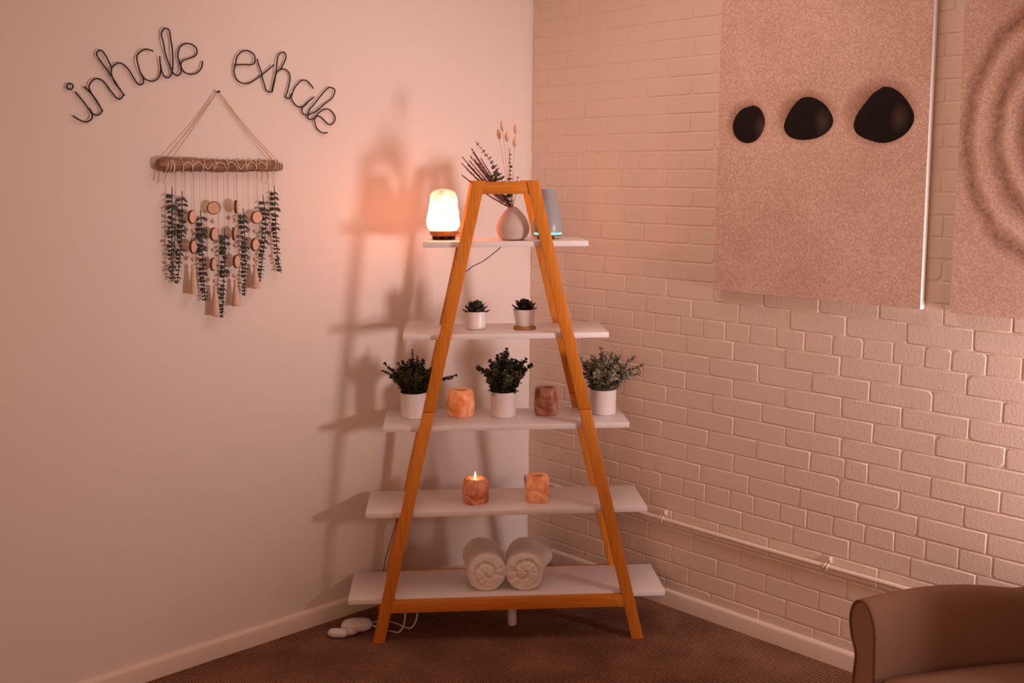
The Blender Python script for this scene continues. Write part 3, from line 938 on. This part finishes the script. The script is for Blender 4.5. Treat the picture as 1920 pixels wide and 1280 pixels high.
# ------------------------------------------------------------------ salt lamp
M_salt_lit = salt_mat('lit_rock_salt', (0.75, 0.32, 0.16, 1), (0.9, 0.55, 0.36, 1), 21.0, (1.0, 0.235, 0.095, 1), 1.7, 0.035, 0.170, 30, (1.0, 0.33, 0.185, 1))
lamp = empty('salt_lamp', on_shelf(0, -0.2110, 0.150))
tag(lamp, 'glowing pink rock salt lamp on the top shelf', 'lamp')
ft = []
for k in range(8):
    a = 2 * pi * k / 8 + .2
    ft.append(xf(box(-.010, .010, -.006, .006, 0, .013, .002, 1), T(.034 * cos(a), .034 * sin(a), 0) @ RZ(a + pi / 2)))
mk('lamp_foot', join(*ft), M_black, lamp, True, 40)
mk('lamp_base', lathe([(.043, .0125), (.047, .016), (.0495, .026), (.0495, .030), (.046, .031)], 40), M_lampbase, lamp, True, 40)


def rock(r, a, z):
    v = Vector((cos(a) * 1.7, sin(a) * 1.7, z * 14))
    v2 = Vector((cos(a) * 3.2, sin(a) * 3.2, z * 34 + 7))
    return r * (1 + .12 * noise.noise(v) + .085 * noise.noise(v2))


prof = [(.0465, .0315), (.0520, .040), (.0565, .052), (.0575, .066), (.0565, .080), (.0550, .094), (.0525, .108), (.0500, .122), (.0475, .137), (.0440, .152), (.0395, .163), (.0330, .1705), (.0220, .1745), (.0100, .1765), (.002, .1770)]
mk('salt_rock', lathe(prof, 44, rock), M_salt_lit, lamp, True, 50)

# ------------------------------------------------------------------ vase and dried stems
VZ = SZ[0] + .0005
VW, VD = 0.0285, 0.072
vase = empty('bud_vase', U @ T(VW, VD, VZ))
tag(vase, 'round ribbed clay bud vase holding dried stems', 'vase')
rib = lambda r, a, z: r * (1 + .022 * (abs(sin(a * 24)) - .5) * min(1.0, max(0, (z - .004) * 80)) * (1 if r > .012 else 0))
vp = [(.034, 0), (.0385, .002), (.0475, .010), (.0550, .024), (.0578, .038), (.0565, .052), (.0505, .068), (.0415, .083), (.0310, .097), (.0205, .108), (.0140, .1135), (.0118, .1155), (.0095, .1135), (.0085, .104)]
mk('vase_body', lathe(vp, 144, rib, True, False), M_vase, vase, True, 60)
NECK = Vector((VW, VD, VZ + .106))


def stem_thing(name, tip, bend, label, group, cat, extra_fn, mat=M_stem, r=0.0011):
    """a dried stem from the vase neck to its tip (unit coordinates); the thing's base sits in the neck"""
    e = empty(name, U @ Matrix.Translation(NECK))
    tag(e, label, cat, group)
    tp = Vector(tip) - NECK
    mid = tp * .5 + Vector(bend)
    off = Vector((random.uniform(-.004, .004), random.uniform(-.004, .004), -.03))
    P = spline([off, off * .1 + Vector((0, 0, .002)), mid, tp], 9)
    mk('stem', tube(P, r, 5), mat, e, True, 60)
    extra_fn(e, P)
    return e


def px(x, y, d=VD):
    """width and height on the shelf for a spot above the vase"""
    return (VW + (x - 962.0) * .001868, d, VZ + .1155 + (389.0 - y) * .001868)


def lav_buds(e, P):
    rnd2 = random.Random(len(P) + int(P[-1].x * 1e4))
    vf = []
    bud = lathe([(.0006, -.0036), (.0024, -.0010), (.0021, .0018), (.0004, .0046)], 5)
    ln = len(P)
    n = 46
    for i in range(n):
        f = .38 + .62 * i / (n - 1)
        u = f * (ln - 1)
        j = min(int(u), ln - 2)
        p0 = P[j].lerp(P[j + 1], u - j)
        t = (P[j + 1] - P[j]).normalized()
        q = t.to_track_quat('Z', 'Y').to_matrix().to_4x4()
        for k in range(4):
            d = Vector((rnd2.uniform(-1, 1), rnd2.uniform(-1, 1), rnd2.uniform(-1, 1))) * (.0026 - .0016 * f)
            vf.append(xf(bud, Matrix.Translation(p0 + d) @ q @ RZ(rnd2.uniform(0, 6.28)) @ RX(rnd2.uniform(.2, .7)) @ Matrix.Scale(1.15 - .45 * f, 4)))
    mk('lavender_bud', join(*vf), M_lav, e, True, 60).__setitem__('kind', 'stuff')


def leaf_pairs(size0, size1, start, step, mat, droop=.5):
    def fn(e, P):
        rnd2 = random.Random(len(P) + int(P[-1].x * 1e4) + 5)
        acc = 0.0
        tot = sum((P[i] - P[i - 1]).length for i in range(1, len(P)))
        s = start * tot
        me = make_mesh('leaf', *euc_leaf(), smooth=True)
        me.materials.append(mat)
        run, k = 0.0, 0
        for i in range(1, len(P)):
            seg = (P[i] - P[i - 1]).length
            while s <= run + seg:
                p = P[i - 1].lerp(P[i], (s - run) / seg)
                t = (P[i] - P[i - 1]).normalized()
                q = t.to_track_quat('Z', 'Y').to_matrix().to_4x4()
                size = size0 + (size1 - size0) * s / tot
                for side in (0, pi):
                    o = bpy.data.objects.new('leaf', me)
                    COL.objects.link(o)
                    o.parent = e
                    o.matrix_local = Matrix.Translation(p) @ q @ RZ(side + k * 1.3 + rnd2.uniform(-.3, .3)) @ RY(-droop + rnd2.uniform(-.2, .2)) @ RX(rnd2.uniform(-1.2, 1.2)) @ Matrix.Scale(size * rnd2.uniform(1.1, 1.5), 4)
                k += 1
                s += step
            run += seg
    return fn


def tail(e, P):
    t = (P[-1] - P[-4]).normalized()
    q = t.to_track_quat('Z', 'Y').to_matrix().to_4x4()
    fz = lambda r, a, z: r * (1 + .25 * noise.noise(Vector((cos(a) * 3, sin(a) * 3, z * 300))))
    mk('seed_head', lathe([(.001, -.008), (.0058, 0), (.0080, .009), (.0070, .018), (.0038, .026), (.0006, .032)], 14, fz), M_bunny, e, True, None, Matrix.Translation(P[-1] - t * .008) @ q)


random.seed(21)
for (x, y, dd) in ((868, 309, .045), (870, 298, .075), (887, 283, .06), (869, 331, .05), (885, 296, .09), (892, 302, .07), (899, 309, .05), (880, 312, .08), (894, 318, .06), (883, 305, .04), (878, 320, .075), (890, 290, .075), (898, 322, .055), (904, 300, .08)):
    stem_thing('dried_lavender', px(x, y, dd), (0.006, 0, -.012), 'dried purple lavender stem leaning left out of the bud vase', 'dried lavender in the vase', 'dried flower', lav_buds)
stem_thing('eucalyptus_stem', px(894, 268, .085), (.012, 0, .012), 'tall eucalyptus stem curving left above the lavender', 'eucalyptus in the vase', 'dried flower', leaf_pairs(.017, .0075, .42, .016, M_leafmid))
stem_thing('eucalyptus_stem', px(957, 280, .075), (-.004, 0, 0), 'thin upright eucalyptus stem in the middle of the vase', 'eucalyptus in the vase', 'dried flower', leaf_pairs(.015, .004, .32, .014, M_leafmid))
stem_thing('eucalyptus_stem', px(926, 330, .05), (.006, 0, .004), 'short broad-leaved eucalyptus stem beside the lavender', 'eucalyptus in the vase', 'dried flower', leaf_pairs(.022, .014, .34, .018, M_leafmid))
for (x, y, dd, lab) in ((944, 243, .08, 'bunny tail stem with the topmost pale head, on the left'),
                        (968, 247, .07, 'bunny tail stem with the highest pale head on the right'),
                        (938, 257, .095, 'bunny tail stem with the leftmost pale head'),
                        (952, 262, .06, 'bunny tail stem with the middle pale head of the five'),
                        (966, 272, .055, 'bunny tail stem with the lowest pale head, on the right')):
    stem_thing('bunny_tail_stem', px(x, y, dd), (-.003, 0, 0), lab, 'bunny tails in the vase', 'dried flower', tail, M_bunny, .0009)
for (x, y, dd, lab) in ((970, 335, .05, 'short dry twig rising right of the upright eucalyptus'), (938, 378, .05, 'short dry twig bending left just above the vase neck')):
    stem_thing('dried_twig', px(x, y, dd), (.003, 0, 0), lab, 'dry twigs in the vase', 'dried flower', leaf_pairs(.008, .005, .6, .014, M_leafsage), M_bunny)

# ------------------------------------------------------------------ diffuser
df = empty('oil_diffuser', on_shelf(0, 0.156, 0.130))
tag(df, 'grey bottle-shaped oil diffuser with a teal light ring', 'diffuser')
for k in range(3):
    a = 2 * pi * k / 3 - 1.2
    mk('foot', lathe([(.004, 0), (.0055, .010)], 10), M_cork, df, True, 40, T(.034 * cos(a), .034 * sin(a), 0))
mk('diffuser_base', lathe([(.040, .010), (.046, .0105), (.0475, .0160)], 40), M_grey, df, True, 40)
mk('light_ring', lathe([(.0480, .0162), (.0490, .0185), (.0490, .0215), (.0485, .0228)], 40), emit_mat('teal_glow', (0.16, 0.95, 0.66, 1), 1.25), df, True, 40)
mk('diffuser_body', lathe([(.0495, .0230), (.0520, .040), (.0515, .056), (.0475, .080), (.0410, .108), (.0345, .135), (.0295, .158), (.0272, .1735), (.0260, .1750), (.0200, .1752), (.0190, .1725)], 48), M_grey, df, True, 40)

# ------------------------------------------------------------------ succulents


def succulent(name, loc, rot, label, r0, r1, h, coaster, seed, n=34, upright=.5):
    e = empty(name, on_shelf(1, loc[0], loc[1], rot, .0005 + (.0095 if coaster else 0)))
    tag(e, label, 'plant', 'succulents on the second shelf')
    pr = [(r0 * .9, 0), (r0, .003), (r1, h - .002), (r1 - .0008, h), (r1 - .0035, h), (r1 - .004, h - .010)]
    mk('pot', lathe(pr, 40, None, True, False), M_pot, e, True, 40)
    mk('soil', lathe([(r1 - .004, h - .011), (r1 * .5, h - .008), (.001, h - .007)], 24), M_soil, e, True)
    V, F = [], []
    # thick pointed succulent leaf along +x
    prof = [(0, .12, .06), (.3, .24, .12), (.62, .33, .12), (.88, .22, .07), (1.0, .03, .02)]
    for (x, w, t) in prof:
        up = .25 * x * x
        V += [(x, -w, up + .04), (x, 0, up - t), (x, w, up + .04), (x, 0, up + t * .4)]
    for i in range(4):
        for j in range(4):
            F.append((i * 4 + j, i * 4 + 4 + j, i * 4 + 4 + (j + 1) % 4, i * 4 + (j + 1) % 4))
    me = make_mesh('leaf', V, F, True, 50)
    me.materials.append(M_succ)
    rnd2 = random.Random(seed)
    for k in range(n):
        f = (k + .5) / n
        a = k * 2.39996
        el = -.10 + (upright + .95) * (1 - f) ** .9
        ln = (.027 + .018 * f) * rnd2.uniform(.88, 1.12)
        o = bpy.data.objects.new('leaf', me)
        COL.objects.link(o)
        o.parent = e
        o.matrix_local = T(.003 * cos(a), .003 * sin(a), h - .004 + .010 * (1 - f)) @ RZ(a) @ RY(-el) @ Matrix.Scale(ln, 4)
    if coaster:
        c = mk('coaster', lathe([(.0385, 0), (.040, .002), (.040, .007), (.0385, .009)], 40), M_cork, None, True, 40, None)
        c.matrix_world = on_shelf(1, loc[0], loc[1])
        tag(c, 'round brown cork coaster under the tapered succulent pot', 'coaster')
    return e


succulent('potted_succulent', (-0.1010, 0.130), 0.3, 'dark succulent with upright leaves in a straight white pot', .0345, .0375, .063, False, 4, 40, .75)
succulent('potted_succulent', (0.0715, 0.112), 1.1, 'dark succulent with spreading leaves in a tapered pot on a coaster', .0305, .0415, .061, True, 9, 32, .45)

# ------------------------------------------------------------------ leafy plants on the third shelf


def leaf_shape(kind):
    if kind == 'round':
        pr = [(0, .05), (.2, .38), (.5, .52), (.8, .36), (1.0, .03)]
    elif kind == 'lance':
        pr = [(0, .03), (.25, .16), (.55, .20), (.82, .12), (1.0, .01)]
    else:
        pr = [(0, .05), (.3, .30), (.65, .34), (.9, .18), (1.0, .02)]
    V, F = [], []
    for (x, w) in pr:
        b = .10 * sin(x * pi)
        V += [(x, -w, b + .2 * w), (x, 0, b), (x, w, b + .2 * w)]
    for i in range(len(pr) - 1):
        for j in range(2):
            F.append((i * 3 + j, i * 3 + 3 + j, i * 3 + 4 + j, i * 3 + 1 + j))
    return V, F


def bushy(name, loc, label, kind, mat, seed, n_st, h0, h1, spread, lsize, step, per=2, extra=(), pot_r=.0475):
    e = empty(name, on_shelf(2, loc[0], loc[1]))
    tag(e, label, 'plant', 'bushy plants on the third shelf')
    h = .090
    r0, r1 = pot_r * .95, pot_r
    mk('pot', lathe([(r0 - .002, 0), (r0, .002), (r1, h - .001), (r1 - .0008, h), (r1 - .0030, h), (r1 - .0034, h - .010)], 44, None, True, False), M_pot, e, True, 40)
    mk('soil', lathe([(r1 - .0036, h - .012), (.001, h - .008)], 24), M_soil, e, True)
    rnd2 = random.Random(seed)
    lf = leaf_shape(kind)
    st, lv = [], []
    stems = []
    for k in range(n_st):
        a = k * 2.39996 + rnd2.uniform(-.3, .3)
        f = sqrt((k + .5) / n_st)
        ln = h0 + (h1 - h0) * rnd2.random()
        out = spread * f * rnd2.uniform(.75, 1.15)
        stems.append((a, out, ln * (1.0 - .42 * f * f)))
    stems += list(extra)
    for (a, out, up) in stems:
        b0 = Vector((.026 * cos(a) * min(1, out * 14), .026 * sin(a) * min(1, out * 14), h - .012))
        tip = Vector((out * cos(a), out * sin(a), h + up))
        mid = b0.lerp(tip, .5) + Vector((0, 0, .018))
        P = spline([b0, mid, tip], 7)
        st.append(tube(P, .0011, 4))
        tot = sum((P[i] - P[i - 1]).length for i in range(1, len(P)))
        s, run, c = tot * .12, 0.0, 0
        for i in range(1, len(P)):
            seg = (P[i] - P[i - 1]).length
            while s <= run + seg and s < tot:
                p = P[i - 1].lerp(P[i], (s - run) / seg)
                t = (P[i] - P[i - 1]).normalized()
                q = t.to_track_quat('Z', 'Y').to_matrix().to_4x4()
                fr = s / tot
                for j in range(per):
                    size = lsize * (1.10 - .38 * fr) * rnd2.uniform(.75, 1.2)
                    lv.append(xf(lf, Matrix.Translation(p) @ q @ RZ(2 * pi * j / per + c * 1.4 + rnd2.uniform(-.4, .4)) @ RY(-rnd2.uniform(.15, .95)) @ Matrix.Scale(size, 4)))
                c += 1
                s += step * rnd2.uniform(.8, 1.2)
            run += seg
        # tuft at the tip
        for j in range(3):
            q = (P[-1] - P[-2]).normalized().to_track_quat('Z', 'Y').to_matrix().to_4x4()
            lv.append(xf(lf, Matrix.Translation(P[-1]) @ q @ RZ(j * 2.1) @ RY(-1.0) @ Matrix.Scale(lsize * .55, 4)))
    mk('stems', join(*st), M_eucstem, e, True).__setitem__('kind', 'stuff')
    mk('foliage', join(*lv), mat, e, True).__setitem__('kind', 'stuff')
    return e


bushy('potted_plant', (-0.3255, 0.155), 'dark green small-leaved bush in a white pot at the left shelf end', 'oval', M_leafdark, 3, 64, .075, .125, .088, .0175, .0080, 3,
      extra=((0.05, .150, .055), (3.3, .100, .105), (3.05, .105, .075), (-.12, .135, .050), (1.7, .02, .145)))
bushy('potted_plant', (-0.0040, 0.145), 'round-leaved eucalyptus bush in a white pot at the shelf middle', 'round', M_leafmid, 8, 44, .080, .138, .078, .0235, .0105, 3,
      extra=((3.2, .088, .085), (0.0, .098, .090), (.3, .085, .105), (1.2, .04, .140), (-1.3, .03, .135)))
bushy('potted_plant', (0.3590, 0.155), 'silvery sage-leaved bush in a white pot at the right shelf end', 'lance', M_leafsage, 15, 58, .085, .140, .088, .0300, .0115, 3,
      extra=((0.0, .135, .080), (-.1, .125, .055), (.2, .115, .105), (-.5, .105, .060), (3.1, .085, .110)))

# ------------------------------------------------------------------ salt candle holders
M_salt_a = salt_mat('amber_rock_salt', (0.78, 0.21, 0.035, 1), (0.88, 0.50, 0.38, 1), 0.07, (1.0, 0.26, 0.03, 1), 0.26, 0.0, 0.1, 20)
M_salt_b = salt_mat('dull_pink_salt', (0.30, 0.085, 0.035, 1), (0.62, 0.33, 0.25, 1), scale=16)
M_salt_c = salt_mat('red_pink_salt', (0.44, 0.075, 0.012, 1), (0.70, 0.30, 0.21, 1), 0.02, (1, .3, .08, 1), 0.10, 0.0, 0.1, 24)
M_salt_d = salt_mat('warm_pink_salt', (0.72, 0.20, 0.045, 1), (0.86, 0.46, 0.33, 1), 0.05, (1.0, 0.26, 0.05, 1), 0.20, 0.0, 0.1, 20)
M_flame = emit_mat('flame', (1.0, 0.72, 0.30, 1), 9.0)


def candle(i, w, d, label, mat, seed, R=.0470, H=.098, lit=False, sq=.10):
    e = empty('salt_candle_holder', on_shelf(i, w, d, seed * .7))
    tag(e, label, 'candle holder', 'rock salt candle holders')

    def fn(r, a, z):
        if r < .026:
            return r
        s = 1 + sq * (abs(cos(2 * a)) - .6) * -.8
        v = Vector((cos(a) * 1.6 + seed * 3, sin(a) * 1.6, z * 22))
        v2 = Vector((cos(a) * 5 + seed, sin(a) * 5, z * 70))
        return r * s * (1 + .075 * noise.noise(v) + .03 * noise.noise(v2))
    pr = [(R * .88, 0), (R * .97, .006), (R * 1.0, H * .25), (R * 1.02, H * .45), (R * .99, H * .65), (R * .95, H * .84), (R * .87, H * .96), (R * .78, H), (.0245, H * .995), (.0215, H * .985), (.0210, H - .020), (.001, H - .020)]
    mk('salt_body', lathe(pr, 44, fn, True, True), mat, e, True, 45)
    mk('tealight', lathe([(.0188, H - .0195), (.0188, H - .006), (.0175, H - .006), (.0172, H - .009), (.001, H - .0088)], 24), M_tealight, e, True, 40)
    mk('wick', tube([(0, 0, H - .009), (0, 0, H - .003)], .0008, 6), M_black, e)
    if lit:
        mk('flame', lathe([(.0008, H - .005), (.0032, H + .000), (.0040, H + .005), (.0030, H + .012), (.0014, H + .019), (.0002, H + .024)], 14), M_flame, e, True)
        ld = bpy.data.lights.new('candle_light', 'POINT')
        ld.energy, ld.color, ld.shadow_soft_size = 0.10, (1.0, 0.5, 0.18), 0.006
        lo = bpy.data.objects.new('candle_light', ld)
        COL.objects.link(lo)
        lo.matrix_world = on_shelf(i, w, d) @ T(0, 0, H + .032)
    return e


candle(2, -0.1570, 0.160, 'glowing amber salt candle holder beside the left leg', M_salt_a, 1, .0470, .096)
candle(2, 0.1500, 0.160, 'dull unlit pink salt candle holder beside the right leg', M_salt_b, 2, .0440, .098)
candle(3, -0.1090, 0.102, 'red salt candle holder with a burning flame', M_salt_c, 3, .0460, .088, True)
candle(3, 0.1145, 0.100, 'pale orange salt candle holder right of the burning one', M_salt_d, 4, .0425, .096)

# ------------------------------------------------------------------ rolled towels


def towel(name, loc, rot, label, R, Lt, turns, seed, mir=1, flap=False):
    e = empty(name, on_shelf(4, loc[0], loc[1], rot) @ T(0, 0, R * .97 + .001))
    tag(e, label, 'towel', 'rolled towels on the bottom shelf')
    na, V, F = 96, [], []

    def groove(r, a):
        # spiral seam between the layers
        u = (r / R * turns - mir * a / (2 * pi) + seed * .37) % 1.0
        d = min(u, 1 - u)
        return math.exp(-(d / .11) ** 2)

    rows = []
    nr, nb = 22, 26
    for i in range(nr):                       # front end, from the middle outwards
        rows.append(('f', R * .93 * (i + .15) / (nr - .6)))
    for i in range(7):                        # rounded edge
        rows.append(('e', i / 6 * pi / 2))
    for i in range(1, nb):
        rows.append(('b', i / nb))
    for i in range(7):
        rows.append(('g', pi / 2 - i / 6 * pi / 2))
    for i in range(nr - 1, -1, -1):
        rows.append(('h', R * .93 * (i + .15) / (nr - .6)))
    er = R * .20
    for (k, p) in rows:
        for j in range(na):
            a = 2 * pi * j / na
            if k == 'f' or k == 'h':
                r = min(p, R - er)
                y = Lt / 2 - .010 * groove(r, a) * min(1, r / (R * .15) + .3) + .010 * (1 - r / R)
                y = -y if k == 'f' else y
                if p > R - er:
                    r = R - er + (p - (R - er)) * .2
            elif k == 'e':
                r, y = R - er + er * sin(p), -(Lt / 2 - er + er * cos(p)) + (.006 * groove(R - er, a) * cos(p))
            elif k == 'g':
                r, y = R - er + er * sin(p), (Lt / 2 - er + er * cos(p))
            else:
                r, y = R, -(Lt / 2 - er) + (Lt - 2 * er) * p
            v = (y + Lt / 2) / Lt
            n1 = noise.noise(Vector((cos(a) * 1.3 + seed * 5, sin(a) * 1.3, y * 16)))
            n2 = noise.noise(Vector((cos(a) * 4 + seed, sin(a) * 4, y * 45)))
            s_ = min(1.0, r / (R * .5))
            rr = r * (1 + .045 * n1 * s_ + .016 * n2 * s_)
            # outer layer ends in a soft step underneath
            da = ((a + mir * 1.1 + pi * .5) + pi) % (2 * pi) - pi
            if k in 'beg':
                rr += .006 * (1 / (1 + math.exp(-da * mir * 22)) - .5) * math.exp(-(da / 1.2) ** 2)
            if not flap:
                rr *= 1 + .11 * v * max(0, -cos(a)) * s_          # back end opens out a little
            if flap:
                w = math.exp(-((((a - .30) + pi) % (2 * pi) - pi) / .42) ** 2)
                rr += .034 * w * max(0.0, min(1.0, (v - .12) * 2.2)) * (r / R) ** 3
            x, z = rr * cos(a), rr * sin(a)
            V.append((x, y + .004 * n2 * s_, max(z, -R * .97)))
    m = len(rows)
    for i in range(m - 1):
        for j in range(na):
            j2 = (j + 1) % na
            F.append((i * na + j, i * na + j2, (i + 1) * na + j2, (i + 1) * na + j))
    F.append(tuple(range(na - 1, -1, -1)))
    F.append(tuple((m - 1) * na + j for j in range(na)))
    F = [tuple(reversed(f)) for f in F]
    mk('towel_roll', (V, F), M_towel, e, True, 80)
    return e


towel('rolled_towel', (-0.0760, 0.130), 0.06, 'rolled white towel, the tighter roll of the pair', .0700, .190, 1.75, 1, 1)
towel('rolled_towel', (0.0700, 0.125), -0.10, 'rolled white towel with a loose edge on one side', .0700, .190, 1.65, 2, -1, True)

# ------------------------------------------------------------------ cords and plug on the floor
pl = empty('power_adapter', T(0.145, -1.035, 0.0))
tag(pl, 'white power adapter lying on the carpet by the shelf foot', 'adapter')


def rounded(L, Wd, H, n=10, m=16):
    V, F = [], []
    for i in range(n + 1):
        t = i / n
        s = (1 - abs(2 * t - 1) ** 3.2) ** .45 if 0 < t < 1 else .08
        for k in range(m):
            a = 2 * pi * k / m
            V.append(((t - .5) * L, Wd / 2 * s * cos(a), H / 2 * (1 + s * sin(a) * .98) - H * .01))
    for i in range(n):
        for k in range(m):
            k2 = (k + 1) % m
            F.append((i * m + k, i * m + k2, (i + 1) * m + k2, (i + 1) * m + k))
    F.append(tuple(range(m - 1, -1, -1)))
    F.append(tuple(n * m + k for k in range(m)))
    return V, F


mk('adapter_body', rounded(.115, .058, .050), M_plastic, pl, True, 50, T(.012, .014, .0005) @ RZ(1.02))
mk('plug_head', rounded(.075, .034, .034), M_plastic, pl, True, 50, T(.008, -.065, .0005) @ RZ(.75))
mk('plug_bridge', rounded(.085, .034, .030), M_plastic, pl, True, 50, T(.016, -.032, .0005) @ RZ(1.2))
for pts_ in ([(.035, .060, .018), (.075, .085, .008), (.110, .100, .006), (.135, .110, .010), (.152, .118, .045), (.155, .125, .120)],
             [(-.005, .085, .006), (.020, .120, .012), (.060, .150, .008), (.105, .155, .006), (.140, .160, .012), (.158, .170, .05), (.160, .175, .12)]):
    mk('white_cable', tube(spline(pts_, 8), .0030, 8), M_plastic, pl, True, 60)


def upt(w, d, z):
    return U @ Vector((w, d, z))


def lw(z, off=0.0):
    return -(xo(z) - .021) + off


lc = spline([upt(-.163, .150, SZ[0] + .0225), upt(-.135, .155, SZ[0] + .020), upt(-.118, .22, SZ[0] + .004), upt(-.112, .275, SZ[0] + .004), upt(-.10, .299, 1.388), upt(-.05, .2995, 1.382), upt(-.005, .299, 1.374), upt(-.006, .299, 1.364), upt(-.029, .299, 1.345), upt(-.069, .299, 1.316), upt(-.118, .299, 1.289), upt(lw(1.22), .298, 1.22), upt(lw(1.0), .298, 1.0), upt(lw(.75), .298, .75), upt(lw(.5), .298, .5), upt(-.396, .297, .40), upt(-.401, .297, .345), upt(-.412, .297, .304), upt(-.433, .297, .233), upt(-.446, .297, .19), upt(-.46, .297, .10), upt(-.47, .297, .02)], 8)
for k, q_ in enumerate(lc):
    if q_.x < 0.006:
        q_.x = 0.006
c_ = tag(mk('lamp_cord', tube(lc, .0017, 6), M_cord, None, True, 60), 'thin dark cord running down behind the shelf from the salt lamp', 'cord')

# ------------------------------------------------------------------ armchair
CH = T(2.021, -0.891, 0) @ RZ(math.atan2(-.36, .933))
ch = empty('armchair', CH)
tag(ch, 'brown upholstered roll-arm armchair against the brick wall', 'armchair')
AW = 0.62      # distance between arm centres
ATOP = 0.612


def arm_profile(s=1):
    # (x outward negative, z): outside bottom, up the outside, round the roll, down the inside
    return [(-.034, .14), (-.032, .30), (-.027, .42), (-.022, .475), (-.027, .498), (-.038, .520), (-.045, .548), (-.045, .572), (-.037, .594), (-.022, .608),
            (-.004, .612), (.014, .604), (.028, .585), (.037, .558), (.040, .52), (.042, .42), (.042, .30), (.042, .14)]


def arm(sx, x0):
    e_prof = arm_profile()
    V, F = [], []
    ys = [0.0, .006, .03, .10, .18, .26, .34, .42, .50, .56]
    n = len(e_prof)
    for iy, y in enumerate(ys):
        crown = .016 - .088 * y + .022 * sin(min(1, y / .50) * pi) + (.0 if y > .004 else -.004)
        for (x, z) in e_prof:
            k = (z - .14) / (.612 - .14)
            ins = .985 if iy == 0 else 1.0
            V.append((x0 + sx * x * ins, y, z + crown * k ** 3))
    for i in range(len(ys) - 1):
        for k in range(n - 1):
            F.append((i * n + k, i * n + k + 1, (i + 1) * n + k + 1, (i + 1) * n + k))
        F.append((i * n + n - 1, i * n, (i + 1) * n, (i + 1) * n + n - 1))
    F.append(tuple(range(n)))
    F.append(tuple((len(ys) - 1) * n + k for k in range(n - 1, -1, -1)))
    o = mk('arm', (V, F), M_chair, ch, True, 50)
    P = spline([(x0 + sx * x, -.001, z + .012 * ((z - .14) / .472) ** 3) for (x, z) in e_prof], 3)
    mk('piping', tube(P, .0032, 7), M_chairpipe, o, True, 60)


arm(1, 0.0)
arm(-1, AW)
mk('seat_base', box(.040, AW - .040, .012, .56, .14, .295, .012, 3), M_chair, ch, True, 45)


def cushion(x0, x1, y0, y1, z0, z1, puff, n=14):
    V, F = [], []
    for side in (1, -1):
        for i in range(n + 1):
            for j in range(n + 1):
                u, v = i / n, j / n
                ed = (1 - abs(2 * u - 1) ** 16) * (1 - abs(2 * v - 1) ** 16)
                zz = (z1 + puff * sin(pi * u) * sin(pi * v) - (z1 - (z0 + z1) / 2) * (1 - ed ** .5)) if side > 0 else (z0 + (z1 - z0) / 2 * (1 - ed ** .5))
                V.append((x0 + (x1 - x0) * u, y0 + (y1 - y0) * v, zz + (.030 - .045 * v if side > 0 else 0)))
    o2 = (n + 1) ** 2
    for i in range(n):
        for j in range(n):
            q = (i * (n + 1) + j, (i + 1) * (n + 1) + j, (i + 1) * (n + 1) + j + 1, i * (n + 1) + j + 1)
            F.append(q)
            F.append(tuple(reversed([o2 + k for k in q])))
    ed = [i * (n + 1) for i in range(n + 1)] + [n * (n + 1) + j for j in range(1, n + 1)] + [i * (n + 1) + n for i in range(n - 1, -1, -1)] + [j for j in range(n - 1, 0, -1)]
    for a_, b_ in zip(ed, ed[1:] + ed[:1]):
        F.append((a_, b_, o2 + b_, o2 + a_))
    return V, F


mk('seat_cushion', cushion(.044, AW - .044, -.03, .50, .297, .448, .016), M_chair, ch, True, 60)
mk('backrest', xf(box(-.03, AW + .03, .0, .11, .0, .74, .035, 4), T(0, .515, .22) @ RX(-.12)), M_chair, ch, True, 45)
for (x, y) in ((.0, .03), (AW, .03), (.0, .53), (AW, .53)):
    mk('leg', hexa([(x - .014, y - .014, 0), (x + .014, y - .014, 0), (x + .014, y + .014, 0), (x - .014, y + .014, 0), (x - .022, y - .022, .145), (x + .022, y - .022, .145), (x + .022, y + .022, .145), (x - .022, y + .022, .145)], .002, 1), M_darkwood, ch, True, 40)
